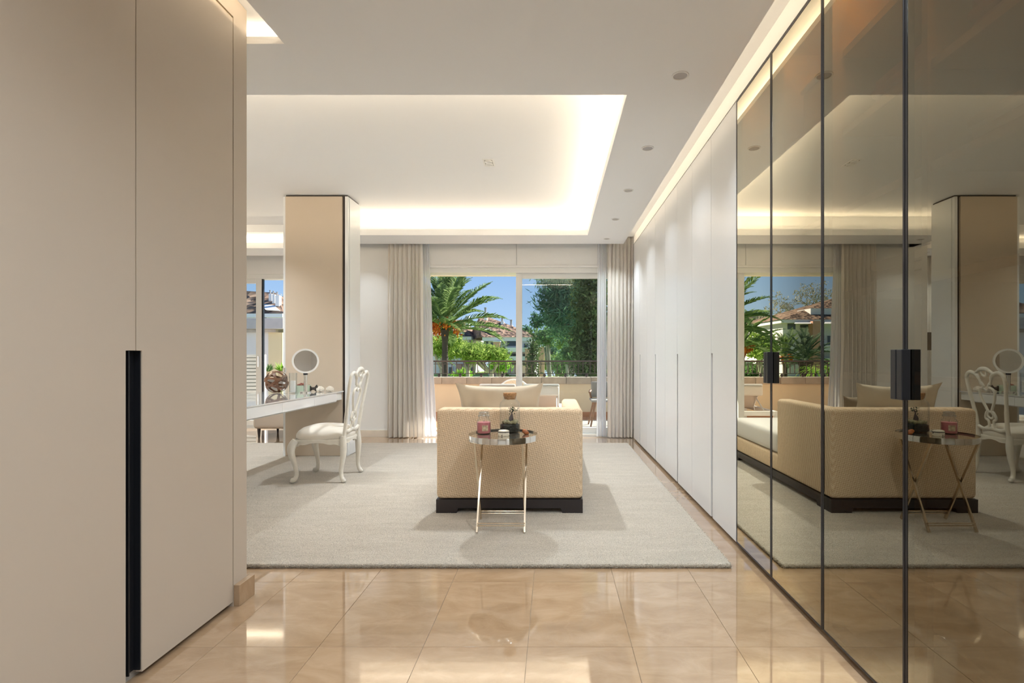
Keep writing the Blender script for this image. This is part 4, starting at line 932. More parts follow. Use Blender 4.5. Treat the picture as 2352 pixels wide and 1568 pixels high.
# round-backed wicker chair beyond the loungers
T = thing('wicker_chair', 'wicker terrace chair with arched back beyond the loungers', 'chair', (-0.71, 9.35, TFZ))
M_wick = mat('pale_wicker', (0.66, 0.54, 0.40), 0.8, var=0.2, vscale=60, bump=0.4, bscale=120)
arch = [(-0.71 + 0.30 * math.cos(a), 9.12, 0.42 + 0.29 * math.sin(a)) for a in [PI * k / 16 for k in range(17)]]
mk('back_hoop', tube(nb(), arch, 0.014, 8), M_alu, T, smooth=True)
b = nb(); n = 16
for q0, q1 in zip(arch, arch[1:]):
    v = [b.verts.new((q0[0], 9.115, q0[2])), b.verts.new((q1[0], 9.115, q1[2])), b.verts.new((q1[0], 9.115, 0.40)), b.verts.new((q0[0], 9.115, 0.40))]; b.faces.new(v)
ex = bmesh.ops.extrude_face_region(b, geom=b.faces[:]); bmesh.ops.translate(b, vec=(0, 0.012, 0), verts=[v for v in ex['geom'] if isinstance(v, bmesh.types.BMVert)]); mk('back_weave', fixn(b), M_wick, T)
mk('seat', B(-1.01, -0.41, 9.09, 9.60, 0.36, 0.42, 0.02), M_wick, T)
for xx in (-0.99, -0.45):
    for yy in (9.11, 9.56): mk('leg', tube(nb(), [(xx, yy, TFZ), (xx, yy, 0.37)], 0.014, 8), M_alu, T, smooth=True)
# wooden-legged chair at the right of the terrace
T = thing('terrace_chair', 'grey shell chair with slanted wooden legs half behind the sheer curtain', 'chair', (0.86, 8.30, -0.010))
M_legw = mat('brown_wood_leg', (0.26, 0.14, 0.08), 0.5, var=0.15, vscale=20); M_shell = mat('grey_shell', (0.33, 0.32, 0.31), 0.6)
for sx_, sy_ in ((-1, -1), (1, -1), (-1, 1), (1, 1)):
    mk('leg', tube(nb(), [(0.86 + 0.285 * sx_, 8.30 + 0.24 * sy_, -0.008), (0.86 + 0.20 * sx_, 8.30 + 0.17 * sy_, 0.40)], [0.012, 0.021], 10), M_legw, T, smooth=True)
b = nb(); box(b, 0.59, 1.13, 8.08, 8.56, 0.395, 0.43, 0.016, 3); mk('seat', b, M_shell, T, smooth=True)
b = nb(); pts = [(0.62, 8.56), (0.60, 8.40), (0.63, 8.22)]
for sgn in (-1, 1): tube(b, spline([(0.86 + sgn * 0.24, 8.50, 0.42), (0.86 + sgn * 0.27, 8.42, 0.55), (0.86 + sgn * 0.27, 8.20, 0.575), (0.86 + sgn * 0.30, 8.08, 0.555)], 5), 0.017, 8)
mk('armrest', b, M_legw, T, smooth=True)
b = nb(); box(b, 0.62, 1.10, 8.53, 8.57, 0.44, 0.70, 0.018, 3); mk('backrest', b, M_shell, T, smooth=True)
# ---- beyond the left window: privacy wall, shutter, plant stand
T = thing('privacy_wall', 'pale rendered garden wall with grey stone coping outside the left window', 'wall', (-8.0, 11.1, -0.5))
M_pale = mat('pale_render', (0.78, 0.74, 0.69), 0.9, var=0.03, vscale=2)
mk('wall_body', B(-11.5, -6.10, 11.0, 11.25, -0.5, 1.63), M_pale, T)
mk('coping', B(-11.5, -5.90, 10.9, 11.35, 1.63, 1.70, 0.01), M_stone, T); mk('coping', B(-11.5, -5.72, 10.85, 11.4, 1.70, 1.93, 0.012), mat('grey_coping', (0.52, 0.49, 0.46), 0.9, var=0.08, vscale=4), T)
mk('corner_pier', B(-6.10, -5.80, 10.98, 11.27, -0.5, 1.63), mat('ochre_render', (0.74, 0.62, 0.38), 0.9), T)
T = thing('louvre_shutter', 'pale louvred shutter outside the left window', 'shutter', (-5.35, 8.9, TFZ))
b = nb(); box(b, -5.75, -5.70, 8.88, 8.93, TFZ, 1.15); box(b, -5.05, -5.0, 8.88, 8.93, TFZ, 1.15); box(b, -5.7, -5.05, 8.88, 8.93, 1.10, 1.15); mk('frame', b, M_pale, T)
mk('slat_shade', B(-5.70, -5.05, 8.918, 8.925, TFZ, 1.10), mat('shutter_shadow', (0.34, 0.35, 0.31), 0.9), T)  # dark sheet painting the shade between the slats
for k in range(17):
    z = 0.05 + 0.062 * k; b = nb(); box(b, -5.70, -5.05, 8.895, 8.915, z, z + 0.048); mk('slat', b, M_pale, T)
struct('side_terrace_floor', B(-11.5, -5.2, 8.2, 11.3, -0.20, -0.03), mat('pale_paving', (0.66, 0.60, 0.53), 0.8, var=0.08, vscale=3))
struct('neighbour_terrace', B(-8.0, -5.2, 9.7, 11.3, -0.3, -0.04), M_grout)
def pot_plant(px, D, z, pr, ph, lm, label, n=60, spread=0.14, rise=0.2):
    c = at(px, 818, D); c.z = z
    T = thing('potted_plant', label, 'plant', c, 'potted plants on the terrace stand')
    mk('pot', lathe(nb(), [(0, 0), (pr * 0.75, 0), (pr, ph), (pr * 0.9, ph), (pr * 0.85, ph * 0.85), (0, ph * 0.85)], 0, 0, 0, 20), mat('clay_pot', (0.66, 0.52, 0.36), 0.8) if 'clay_pot' not in bpy.data.materials else bpy.data.materials['clay_pot'], T, True, True)
    b = nb()
    for k in range(n):
        a = R.uniform(0, 2 * PI); l_ = R.uniform(0.5, 1); d = Vector((math.cos(a) * spread * l_, math.sin(a) * spread * l_, rise * R.uniform(0.4, 1.0)))
        p = Vector((0, 0, ph * 0.8)); s = Vector((-math.sin(a), math.cos(a), 0)) * 0.012
        poly(b, [p - s * 0.4, p + d * 0.55 - s, p + d + Vector((0, 0, -0.02)), p + d * 0.55 + s])
    mk('leaves', b, lm, T, True)
D = 9.3
st = at(632, 868, D)
T = thing('plant_stand', 'grey folding plant stand with slanted legs outside the left window', 'stand', (st.x, D, TFZ))
mk('shelf', B(st.x - 0.28, st.x + 0.32, D - 0.15, D + 0.15, st.z - 0.03, st.z, 0.004), M_shell, T)
for xx, xo in ((st.x - 0.22, -0.16), (st.x + 0.28, 0.16)):
    for yy in (-0.13, 0.13): mk('leg', bar(nb(), (xx, D + yy, st.z - 0.02), (xx + xo, D + yy * 1.4, TFZ), 0.03, 0.03), M_shell, T)
mk('front_panel', B(st.x - 0.12, st.x + 0.24, D - 0.02, D + 0.02, 0.2, st.z - 0.03), M_shell, T)
pot_plant(616, D, st.z, 0.06, 0.12, L_mid, 'small olive green potted plant at the left of the stand', 50, 0.12, 0.2)
pot_plant(648, D, st.z, 0.07, 0.13, L_bright, 'bushy bright green potted plant at the right of the stand', 80, 0.15, 0.22)

# ================================================================== GARDEN AND BUILDINGS
struct('garden_ground', B(-120, 60, 11.6, 160, -5.2, -5.0), M_grass)
def cloud(bm, c, r, n, size, rr, flat=0.0, asp=0.42):
    """leaf quads scattered in the outer shell of an ellipsoid"""
    c = Vector(c); rm = min(r); per = 14
    for _ in range(max(2, n // per)):
        d = Vector((rr.gauss(0, 1), rr.gauss(0, 1), rr.gauss(0, 1))).normalized(); k = rr.uniform(0.35, 1.12)
        q = c + Vector((d.x * r[0], d.y * r[1], d.z * r[2])) * k; cr_ = max(size * 0.7, rm * rr.uniform(0.10, 0.24))
        for _ in range(per):
            p = q + Vector((rr.gauss(0, cr_), rr.gauss(0, cr_), rr.gauss(0, cr_ * 0.7)))
            a = Vector((rr.gauss(0, 1), rr.gauss(0, 1), rr.gauss(0, 1) * (1 - flat))).normalized(); s = a.orthogonal().normalized(); s = (s + a.cross(s) * rr.uniform(-1, 1)).normalized()
            L = size * rr.uniform(0.6, 1.3); W = L * asp
            poly(bm, [p - a * L / 2, p + s * W / 2, p + a * L / 2, p - s * W / 2])
    return bm
def tree(name, label, cat, base, trunk, blobs, n, size, lm, bark, seed, group=None, branches=(), asp=0.42):
    """trunk: list of (x,y,z,r); blobs: list of (centre, radii)"""
    rr = random.Random(seed)
    T = thing(name, label, cat, base, group)
    if trunk:
        q = spline(trunk, 4); b = tube(nb(), [p[:3] for p in q], [p[3] for p in q], 8)
        for br in branches:
            q = spline(br, 4); tube(b, [p[:3] for p in q], [p[3] for p in q], 6)
        mk('trunk', b, bark, T, smooth=True)
    b = nb(); vol = sum(r[0] * r[1] * r[2] for _, r in blobs)
    for c, r in blobs: cloud(b, c, r, max(30, int(n * (r[0] * r[1] * r[2] / vol) ** 0.8)), size, rr, 0.0, asp)
    mk('foliage', b, lm, T); return T
def frond_mesh(L, droop, lift, nleaf, ll, wl_, seed):
    rr = random.Random(seed); b = nb(); pts = []
    for k in range(15):
        t = k / 14; pts.append(Vector((L * t * (1 - 0.12 * t * droop), 0.0, L * (lift * t - droop * 0.62 * t * t))))
    tube(b, pts, [0.028 * L / 3.5 * (1 - 0.8 * k / 14) + 0.003 for k in range(15)], 5)
    for k in range(nleaf):
        t = 0.16 + 0.84 * k / nleaf; i = min(13, int(t * 14)); p = pts[i].lerp(pts[i + 1], t * 14 - i); tg = (pts[i + 1] - pts[i]).normalized()
        up = Vector((-tg.z, 0, tg.x))
        for s in (-1, 1):
            l_ = ll * (math.sin(PI * min(1, 0.12 + t * 0.93)) ** 0.6) * rr.uniform(0.8, 1.1) + 0.05
            d = (tg * rr.uniform(0.55, 0.85) + Vector((0, s, 0)) * 0.75 + up * rr.uniform(0.15, 0.45)).normalized()
            w_ = tg * wl_ * 0.5; tip = p + d * l_ + Vector((0, 0, -0.18 * l_))
            poly(b, [p - w_, p + w_, p + d * l_ * 0.6 + w_ * 0.9, tip, p + d * l_ * 0.6 - w_ * 0.9])
    return b
def palm(c, L, nf, zb, tr, label, seed, fruit=0, name='palm_tree', nleaf=86, lm=None, full=True):
    """c: crown base; zb: foot height"""
    rr = random.Random(seed); T = thing(name, label, 'palm tree', (c.x, c.y, zb), 'palm trees in the garden'); lm = lm or L_palm
    hgt = c.z - zb
    b = nb(); pr = []
    for k in range(31):
        t = k / 30; r = tr * (1.12 - 0.2 * t) * (1 + 0.05 * (k % 2)) * (1 + (0.55 if t > 0.93 else 0) * (t - 0.93) / 0.07)
        pr.append((r, hgt * t))
    lathe(b, [(0, 0)] + pr + [(0, hgt + 0.05)], 0, 0, 0, 14); mk('trunk', b, M_bark, T, True, True, 60)
    kinds = [mk('frond', frond_mesh(L * k_, dr, li, nleaf, 0.30 * L * 0.5, 0.021 * L / 3.5, seed + i), lm, T, True) for i, (k_, dr, li) in enumerate(((1.0, 0.75, 0.75), (0.95, 1.0, 0.95), (1.05, 0.55, 0.6)))]
    used = [False] * 3
    for k in range(nf):
        u = k / nf; i = k % 3; o = kinds[i] if not used[i] else inst(kinds[i], T); used[i] = True
        el = math.radians(62) * (1 - u) ** 0.8 - math.radians(38) * u
        o.location = (0, 0, hgt + 0.10 * (1 - u)); o.rotation_euler = (rr.uniform(-0.25, 0.25), -el, k * 2.39996 + rr.uniform(-0.2, 0.2)); s = rr.uniform(0.85, 1.1); o.scale = (s, s, s)
    for k in range(fruit):
        a = 2 * PI * k / max(1, fruit) + 0.5; b = nb(); d = Vector((math.cos(a), math.sin(a), 0)); st_ = Vector((0, 0, hgt + 0.1))
        e_ = st_ + d * 0.20 * L + Vector((0, 0, (0.10 if k % 2 else 0.02) * L)); tube(b, spline([tuple(st_), tuple(st_ + d * 0.1 * L + Vector((0, 0, 0.12 * L))), tuple(e_)], 4), 0.02 * L / 3.5, 5)
        for _ in range(110):
            p = e_ + Vector((rr.gauss(0, 0.030 * L), rr.gauss(0, 0.030 * L), -abs(rr.gauss(0, 0.07 * L)) + 0.03 * L)); s = 0.013 * L * rr.uniform(0.7, 1.3)
            v = [b.verts.new(p + Vector(q) * s) for q in ((1, 0, 0), (-1, 0, 0), (0, 1, 0), (0, -1, 0), (0, 0, 1.6), (0, 0, -1.6))]
            for f in ((0, 2, 4), (2, 1, 4), (1, 3, 4), (3, 0, 4), (2, 0, 5), (1, 2, 5), (3, 1, 5), (0, 3, 5)): b.faces.new([v[i] for i in f])
        mk('date_cluster', b, M_fruit, T, True)['kind'] = 'stuff'
    return T
GZ = -5.0
palm(at(1022, 757, 21), 2.75, 56, GZ, 0.125, 'tall date palm with orange fruit seen through the open window', 3, 7)
palm(am(1700, 806, 30), 2.9, 30, GZ, 0.26, 'date palm with red fruit reflected at the edge of the glass doors', 5, 6)
palm(am(1803, 826, 34), 2.1, 24, GZ, 0.15, 'slender date palm with orange fruit before the reflected building', 8, 5)
palm(am(1850, 828, 28), 1.75, 34, GZ, 0.30, 'short bushy palm with grey green fronds before the reflected building', 12, 0, lm=leaf_mat('silver_palm', (0.10, 0.17, 0.10), (0.32, 0.40, 0.26)))
# umbrella pines in front of the building
def pine(px, py, D, rx, ry_, label, seed, lm=L_pine, n=2600, bark=M_barkl, zb=GZ, lean=0.0, size=0.17, nb_=16):
    rr = random.Random(seed); c = at(px, py, D); s = D / 1180; bl = []
    for k in range(nb_):
        a = rr.uniform(0, 2 * PI); r = rr.random() ** 0.5
        bl.append(((c.x + r * math.cos(a) * rx * s * 0.75, D + r * math.sin(a) * rx * s * 0.6, c.z + rr.uniform(-0.35, 0.5) * ry_ * s), (rx * s * rr.uniform(0.22, 0.34), rx * s * 0.3, ry_ * s * rr.uniform(0.4, 0.6))))
    br = []
    fork = (c.x + lean * 0.6, D, c.z - ry_ * s * 1.9)
    for cc, r in bl[:6]: br.append([(*fork, 0.09), ((fork[0] + cc[0]) / 2, (fork[1] + cc[1]) / 2, (fork[2] + cc[2]) / 2 - 0.1, 0.06), (*cc, 0.03)])
    return tree('umbrella_pine', label, 'tree', (c.x + lean, D, zb), [(c.x + lean, D, zb, 0.2), (c.x + lean * 0.8, D, (zb + fork[2]) / 2, 0.15), (*fork, 0.11)], bl, n, size, lm, bark, seed, 'pines below the terrace', br)
pine(1003, 797, 24, 56, 27, 'bright green umbrella pine left of the palm trunk', 31, n=5200, lean=0.4)
pine(1062, 806, 29, 54, 24, 'bright green umbrella pine right of the palm trunk', 32, n=4600, lean=0.5)
pine(1120, 813, 25, 60, 23, 'bright green umbrella pine beside the small cypress', 33, n=5200, lean=0.3)
def cypress(px, top, bot, D, hw, label, seed, lm=L_dark, n=1600, size=0.22, zb=GZ):
    s = D / 1180; x = (px - 1272) * s; zt = H + (818 - top) * s; z0 = max(zb, H + (818 - bot) * s); rr = random.Random(seed); bl = []
    m = 9
    for k in range(m):
        t = k / (m - 1); r = hw * s * (0.55 + 0.55 * math.sin(PI * min(1, 0.2 + 0.8 * t) * 0.9)) * (1 if t < 0.85 else 0.6)
        hh = (zt - z0) / m
        bl.append(((x + rr.uniform(-0.1, 0.1) * r, D, z0 + (zt - z0) * (k + 0.5) / m), (r, r, hh * 0.9)))
    return tree('cypress', label, 'tree', (x, D, zb), [(x, D, zb, 0.12), (x, D, (zb + zt) / 2, 0.1), (x, D, zt - 0.3, 0.03)], bl, n, size, lm, M_bark, seed, 'cypresses in the garden')
cypress(1156, 786, 880, 39, 8.5, 'small dark cypress between the pines and the building', 41, n=700)
cypress(1224, 762, 885, 34, 9.5, 'slim dark cypress in front of the right end of the building', 42, n=1000)
cypress(1358, 540, 900, 15, 44, 'big dark conifer filling the right edge of the window', 43, n=9000, size=0.13)
# big feathery pine beside the conifer
rr = random.Random(50); bl = []; cc0 = at(1300, 700, 21); s = 21 / 1180
for px, py, r in ((1262, 645, 13), (1285, 655, 14), (1306, 645, 16), (1262, 672, 12), (1258, 698, 13), (1282, 690, 13), (1308, 682, 16), (1272, 716, 13), (1296, 715, 14), (1315, 718, 16), (1286, 742, 12), (1306, 748, 14), (1292, 765, 10), (1320, 760, 14), (1318, 660, 16)):
    p = at(px, py, 21 + rr.uniform(-1, 1)); bl.append((tuple(p), (r * s * 1.25, r * s * 1.25, r * s * 0.9)))
t0 = at(1335, 800, 21.5)
tree('feathery_pine', 'tall blue green pine with open feathery branches beside the dark conifer', 'tree', (t0.x, 21.5, GZ), [(t0.x, 21.5, GZ, 0.22), (t0.x, 21.5, 0.5, 0.18), (t0.x - 0.05, 21.5, 5.0, 0.08)], bl, 4200, 0.34, L_tealpine, M_bark, 51, None,
     [[(t0.x, 21.5, c_[2] - 0.3, 0.05), ((t0.x + c_[0]) / 2, c_[1], c_[2] - 0.1, 0.035), (c_[0], c_[1], c_[2], 0.015)] for c_, _ in bl], asp=0.13)
# pines and bushes on the right behind
def bush(px, py, D, rx, ry_, label, seed, lm, n=1500, size=0.3, trunkpx=None, name='garden_tree', bark=M_barkl, fn=at, zb=GZ, cat='tree'):
    rr = random.Random(seed); c = fn(px, py, D); s = D / 1180; bl = []
    for k in range(7):
        a = rr.uniform(0, 2 * PI); r = rr.random() ** 0.5
        bl.append(((c.x + r * math.cos(a) * rx * s * 0.6, D + r * math.sin(a) * rx * s * 0.5, c.z + rr.uniform(-0.5, 0.5) * ry_ * s), (rx * s * rr.uniform(0.4, 0.55), rx * s * 0.4, ry_ * s * rr.uniform(0.5, 0.7))))
    return tree(name, label, cat, (c.x, D, zb), [(c.x, D, zb, 0.16), (c.x + 0.2, D, (zb + c.z) / 2, 0.13), (c.x, D, c.z, 0.06)], bl, n, size, lm, bark, seed, 'garden trees',
                [[(c.x + 0.1, D, (zb + c.z) / 2 + 0.5, 0.08), (q[0], q[1], q[2], 0.03)] for q, _ in bl[:4]])
bush(1258, 772, 40, 30, 18, 'rounded mid green pine to the right of the slim cypress', 61, L_mid, 1800, 0.32)
bush(1298, 790, 36, 26, 22, 'bright yellow green tree below the feathery pine', 62, L_pine, 1600, 0.28)
bush(1312, 815, 30, 22, 22, 'dark green leafy tree beside the big conifer', 63, L_mid, 1500, 0.22)
bush(1275, 832, 62, 34, 22, 'pale olive bush low behind the railing', 64, L_pine, 1300, 0.4)
bush(1206, 777, 60, 22, 12, 'dark green tree behind the right end of the building', 65, L_mid, 900, 0.45)
bush(1232, 735, 75, 10, 18, 'far eucalyptus standing up above the treetops, left one', 66, L_tealpine, 500, 0.5)
bush(1258, 738, 75, 12, 16, 'far eucalyptus standing up above the treetops, right one', 67, L_tealpine, 500, 0.5)
bush(1210, 760, 80, 12, 10, 'low far treetop beside the sliding window stile', 68, L_tealpine, 400, 0.5)
bush(1150, 840, 30, 24, 12, 'low green shrub behind the railing near the small cypress', 69, L_bright, 700, 0.22)
bush(1060, 858, 34, 28, 8, 'yellow green shrub low behind the railing', 70, L_bright, 700, 0.22)
bush(982, 715, 60, 14, 20, 'far olive tree beside the palm crown at the sheer curtain', 71, L_mid, 500, 0.5)
for k, (px, py, D_, rx_, ry2, lm_) in enumerate(((1215, 835, 62, 26, 30, L_mid), (1262, 815, 66, 30, 26, L_tealpine), (1300, 835, 58, 28, 30, L_mid), (1335, 810, 64, 34, 40, L_tealpine), (1365, 840, 55, 30, 34, L_mid), (1180, 850, 60, 20, 16, L_mid))):
    bush(px, py, D_, rx_, ry2, ('shady treetop behind the slim cypress', 'shady treetop behind the brick pier', 'shady treetop under the feathery pine', 'tall shady treetop left of the big conifer', 'shady treetop at the right sheer curtain', 'low hedge top beside the sliding window stile')[k], 110 + k, lm_, 1300, 0.5)
# mirror side vegetation
bush(1752, 800, 42, 40, 36, 'soft green tree behind the palms in the reflection', 72, L_pine, 1800, 0.4, fn=am)
bush(1725, 850, 45, 40, 14, 'dark hedge under the palms in the reflection', 73, L_mid, 900, 0.4, fn=am)
bush(1735, 740, 70, 30, 24, 'olive treetop behind the left palm in the reflection', 75, L_olive, 900, 0.6, fn=am)
def twiggy(px, py, D, rx, ry_, label, seed):
    rr = random.Random(seed); c = am(px, py, D); s = D / 1180; T = thing('bare_tree', label, 'tree', (c.x, D, GZ), 'bare trees behind the reflected building'); b = nb()
    def grow(p, d, L, r, lv):
        q = p + d * L; tube(b, [tuple(p), tuple((p + q) / 2 + Vector((rr.gauss(0, .04), 0, rr.gauss(0, .04))) * L), tuple(q)], [r, r * 0.8, r * 0.6], 4)
        if lv == 0: return
        for _ in range(3 if lv > 1 else 4):
            nd = (d + Vector((rr.gauss(0, 0.5), rr.gauss(0, 0.5), rr.gauss(0.05, 0.35)))).normalized(); grow(q, nd, L * rr.uniform(0.6, 0.85), r * 0.55, lv - 1)
    h0 = c.z - ry_ * s - GZ
    tube(b, [(c.x, D, GZ), (c.x, D, GZ + h0)], [0.45, 0.3], 6); grow(Vector((c.x, D, GZ + h0)), Vector((0, 0, 1)), ry_ * s * 0.55, 0.22, 5)
    mk('branches', b, M_barkl, T)
    b = nb(); cloud(b, c + Vector((0, 0, 0.2 * ry_ * s)), (rx * s, rx * s * 0.7, ry_ * s), 700, 0.35, rr); mk('twig_leaves', b, L_olive, T)
twiggy(1800, 715, 75, 34, 34, 'grey leafless tree left of the reflected tiled roof', 81); twiggy(1862, 690, 78, 40, 42, 'taller grey leafless tree above the reflected tiled roof', 82); twiggy(1905, 705, 80, 30, 34, 'grey leafless tree behind the ridge of the reflected roof', 83)
# broad strappy plants near the parapet (reflection)
for k, (px, py, D, n) in enumerate(((1905, 850, 13, 46), (1868, 858, 14, 40), (1925, 838, 15, 40))):
    c = am(px, py, D); b = nb(); rr = random.Random(90 + k)
    T = thing('strap_leaf_plant', ('bright green strap-leaved plant beyond the railing, nearest the reflected curtain', 'bright green strap-leaved plant beyond the railing, beside the glass door frame', 'tall bright green strap-leaved plant behind the other two')[k], 'plant', (c.x, D, GZ), 'strap-leaved plants beyond the railing')
    mk('stem', tube(nb(), [(c.x, D, GZ), (c.x, D, c.z)], 0.08, 8), M_bark, T, smooth=True)
    for _ in range(n):
        a = rr.uniform(0, 2 * PI); L = rr.uniform(0.35, 0.75); d = Vector((math.cos(a), math.sin(a), 0)); sd_ = Vector((-math.sin(a), math.cos(a), 0)) * rr.uniform(0.018, 0.032); prev = None; up = rr.uniform(0.4, 1.1)
        rows = []
        for i in range(5):
            t = i / 4; p = c + d * L * t + Vector((0, 0, L * (up * t - 0.9 * t * t))); wd = (1 - t * 0.9) if i else 0.6
            rows.append((b.verts.new(p - sd_ * wd), b.verts.new(p + sd_ * wd)))
        for q0, q1 in zip(rows, rows[1:]): b.faces.new((q0[0], q0[1], q1[1], q1[0]))
    mk('leaves', b, L_bright, T)
# ---- buildings
def hip(fl, fr, rr_, rl, a, b_, ov=0.0):
    bm = nb(); v = [bm.verts.new(p) for p in (fl, fr, rr_, rl, a, b_)]
    for f in ((0, 1, 5, 4), (1, 2, 5), (2, 3, 4, 5), (3, 0, 4), (3, 2, 1, 0)): bm.faces.new([v[i] for i in f])
    return fixn(bm)
def px_box(x0, x1, y0, y1, D, dep, fn=at):
    """a block whose front covers the given picture rectangle at distance D"""
    p = fn(x0, y1, D); q = fn(x1, y0, D)
    return B(min(p.x, q.x), max(p.x, q.x), D, D + dep, p.z, q.z)
def window_(parent, x0, x1, y0, y1, D, fn=at):
    w_ = mk('window', px_box(x0, x1, y0, y1, D - 0.04, 0.06, fn), M_bwhite, parent)
    mk('pane', px_box(x0 + 0.8, x1 - 0.8, y0 + 0.8, y1 - 0.8, D - 0.06, 0.04, fn), M_bwin, w_)
def chimney(parent, x0, x1, y0, y1, D, fn=at, pot=True, k=1.0):
    ch = mk('chimney', px_box(x0, x1, y0, y1, D, 0.7 * k, fn), M_bwhite, parent)
    c = fn((x0 + x1) / 2, y0, D + 0.35 * k)
    if pot: mk('chimney_pot', lathe(nb(), [(0, 0), (0.1 * k, 0), (0.1 * k, 0.42 * k), (0.13 * k, 0.42 * k), (0.13 * k, 0.5 * k), (0, 0.5 * k)], c.x, c.y, c.z, 10), M_shell, ch)
base = at(1130, 818, 50)
T = thing('villa_block', 'white villa block with brown tiled hip roof beyond the pines', 'building', (base.x, 50, GZ))
D = 46
fl, fr = at(1106, 771, D), at(1243, 779, D); rl, rr2 = at(1073, 766, 57), at(1236, 777, 57); fr.z = fl.z = 0.5 * (fl.z + fr.z) + 0.05
rl.z = rr2.z = fl.z
mk('roof', hip(fl, fr, rr2, rl, at(1100, 729, 51), at(1120, 727, 51)), M_roof, T)
mk('cornice', B(fl.x + 0.05, fr.x - 0.05, D + 0.1, 57, fl.z - 0.35, fl.z - 0.01), M_bwhite, T)
mk('wall', B(fl.x + 0.5, fr.x - 0.6, D + 0.7, 56.5, GZ, fl.z - 0.34), M_bwhite, T)
window_(T, 1111, 1122, 783, 800, D + 0.69); window_(T, 1126, 1133, 785, 800, D + 0.69); window_(T, 1164, 1186, 782, 795, D + 0.69); window_(T, 1203, 1213, 788, 800, D + 0.69)
for y0 in (798, 818): mk('balcony', px_box(1160, 1222, y0, y0 + 10, D - 0.6, 1.2), M_bwhite, T)
for y0 in (811, 832): window_(T, 1166, 1186, y0, y0 + 7, D + 0.69); window_(T, 1200, 1212, y0, y0 + 8, D + 0.69)
for x0, x1, y0 in ((1133, 1148, 785), (1206, 1219, 800), (1237, 1250, 797)): 
    pl = mk('brick_pier', px_box(x0, x1, y0, 880, D - 0.8, 0.7), M_peach, T); mk('pier_cap', px_box(x0 - 1, x1 + 1, y0 - 2, y0, D - 0.85, 0.8), M_bwhite, pl)
for x0, x1, y0, y1 in ((1150, 1157, 738, 750), (1171, 1177, 746, 756), (1112, 1118, 718, 735)): chimney(T, x0, x1, y0, y1, 49)
def skylight(parent, pts, fn=at):
    o = mk('dormer', fixn(solid(nb(), [tuple(fn(*p)) for p in pts], (0, 0.35, -0.1))), M_bwhite, parent); return o
skylight(T, ((1110, 754, 47.6), (1125, 755, 47.6), (1142, 767, 46.5), (1127, 767, 46.5)))
D = 50
fl, fr = at(930, 772, D), at(1082, 772, D); rl, rr2 = at(930, 772, 62), at(1082, 772, 62); rl.z = rr2.z = fr.z = fl.z
rl.x = fl.x; rr2.x = fr.x
mk('roof', hip(fl, fr, rr2, rl, at(985, 736, 56), at(1062, 734, 56)), M_roof, T)
mk('wall', B(fl.x + 0.6, fr.x - 0.3, D + 0.6, 61, GZ, fl.z - 0.3), M_bwhite, T); mk('cornice', B(fl.x + 0.05, fr.x, D + 0.1, 61.5, fl.z - 0.32, fl.z - 0.01), M_bwhite, T)
skylight(T, ((1036, 752, 51.8), (1052, 752, 51.8), (1067, 766, 50.5), (1048, 766, 50.5)))
chimney(T, 1069, 1077, 725, 752, 51, pot=False)
for x0, x1 in ((1048, 1060), ): mk('brick_pier', px_box(x0, x1, 836, 880, D - 0.8, 0.7), M_peach, T)
window_(T, 1064, 1074, 782, 795, D + 0.59); window_(T, 1030, 1040, 842, 862, D + 0.59); window_(T, 1078, 1086, 842, 862, D + 0.59)
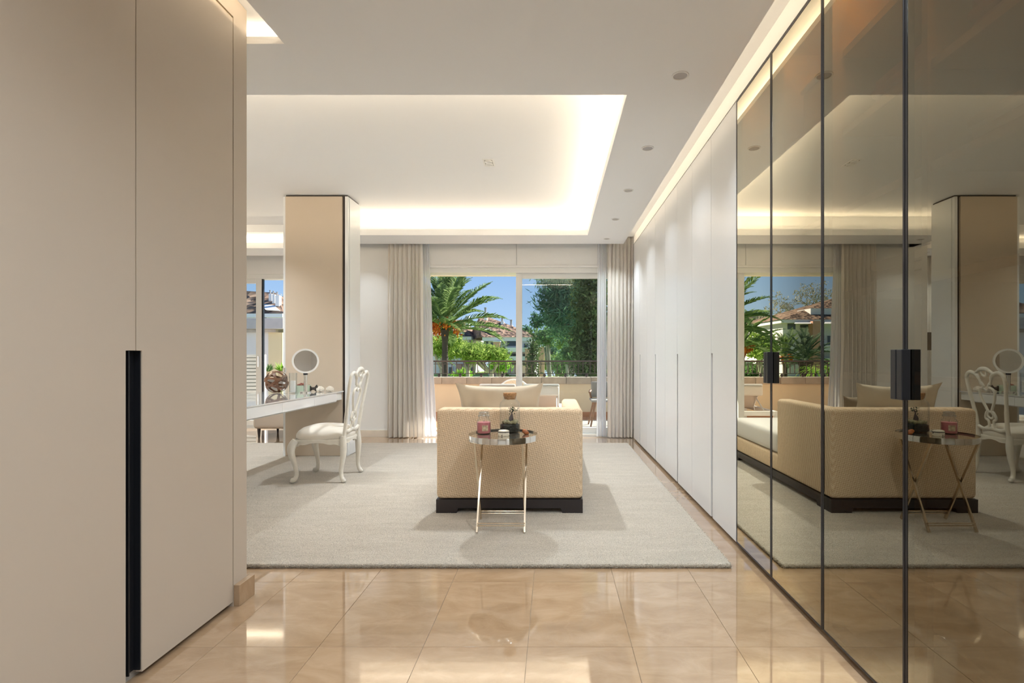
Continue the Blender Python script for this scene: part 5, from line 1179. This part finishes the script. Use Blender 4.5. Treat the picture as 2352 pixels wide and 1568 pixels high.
# neighbour seen through the left window
base = at(610, 818, 17)
T = thing('neighbour_house', 'neighbouring house with mottled tile roof and three chimneys beyond the garden wall', 'building', (base.x, 17, GZ))
D = 16
z_e = at(600, 719, D).z
mk('roof', hip(Vector((-14, D, z_e)), Vector((-8.40, D, z_e)), Vector((-8.40, 18.6, z_e)), Vector((-14, 18.6, z_e)), at(500, 664, 17.4), at(632, 672, 17.3)), M_roof, T)
mk('gutter', B(-14, -8.40, D - 0.10, D + 0.02, z_e - 0.13, z_e - 0.02), M_bwhite, T); mk('wall', B(-13.8, -8.6, D + 0.3, 18.4, GZ, z_e), M_bwhite, T)
for x0, x1, y0, y1, dd in ((617, 624, 674, 695, 16.75), (625, 631, 676, 698, 16.6), (632, 641, 678, 703, 16.4)): chimney(T, x0, x1, y0, y1, dd, k=0.22)
skylight(T, ((600, 698, 16.55), (628, 699, 16.55), (642, 713, 16.05), (610, 711, 16.05)))
window_(T, 600, 612, 728, 745, D + 0.29)
# building seen only in the glass doors
base = am(1900, 818, 48)
T = thing('garden_villa', 'white villa with tiled roof, awnings and brick piers reflected in the glass doors', 'building', (base.x, 48, GZ))
D = 44
zc = am(1850, 733, D).z
ra, rb = am(1965, 680, 50), am(1918, 684, 50)
xr_ = am(1793, 733, D).x; xl_ = am(2060, 733, D).x
mk('roof', hip(Vector((xl_, D, zc)), Vector((xr_, D, zc)), Vector((xr_, 58, zc)), Vector((xl_, 58, zc)), ra, rb), M_roof, T)
mk('cornice', B(xl_ + 0.1, xr_ - 0.1, D + 0.1, 57, zc - 0.3, zc - 0.01), M_bwhite, T); mk('wall', B(xl_ + 0.5, xr_ - 0.5, D + 0.7, 57, GZ, zc - 0.3), M_bwhite, T)
for x0, x1, y0, y1 in ((1808, 1828, 742, 757), (1837, 1862, 745, 753), (1900, 1925, 770, 792), (1805, 1818, 800, 815)): window_(T, x0, x1, y0, y1, D + 0.69, am)
mk('brick_pier', px_box(1867, 1884, 737, 850, D - 0.6, 0.8, am), M_peach, T); mk('brick_pier', px_box(1777, 1787, 780, 850, D - 0.6, 0.8, am), M_peach, T)
mk('awning', fixn(solid(nb(), [tuple(am(1828, 743, D + 0.7)), tuple(am(1828, 737, D + 0.7)), tuple(am(1824, 743, D - 1.0))], am(1866, 743, D) - am(1828, 743, D))), M_bwhite, T)
mk('awning', fixn(solid(nb(), [tuple(am(1896, 743, D + 0.7)), tuple(am(1896, 735, D + 0.7)), tuple(am(1893, 743, D - 1.0))], am(1926, 743, D) - am(1896, 743, D))), M_bwhite, T)
for y0 in (793, 822): mk('balcony', px_box(1888, 1940, y0, y0 + 12, D - 0.8, 1.5, am), M_bwhite, T)
mk('dormer', px_box(1862, 1925, 708, 722, D + 1.2, 2.5, am), M_bwhite, T)
struct('lawn_bank', B(-60, -2.5, 30, 60, -5.0, -0.62), M_grass)
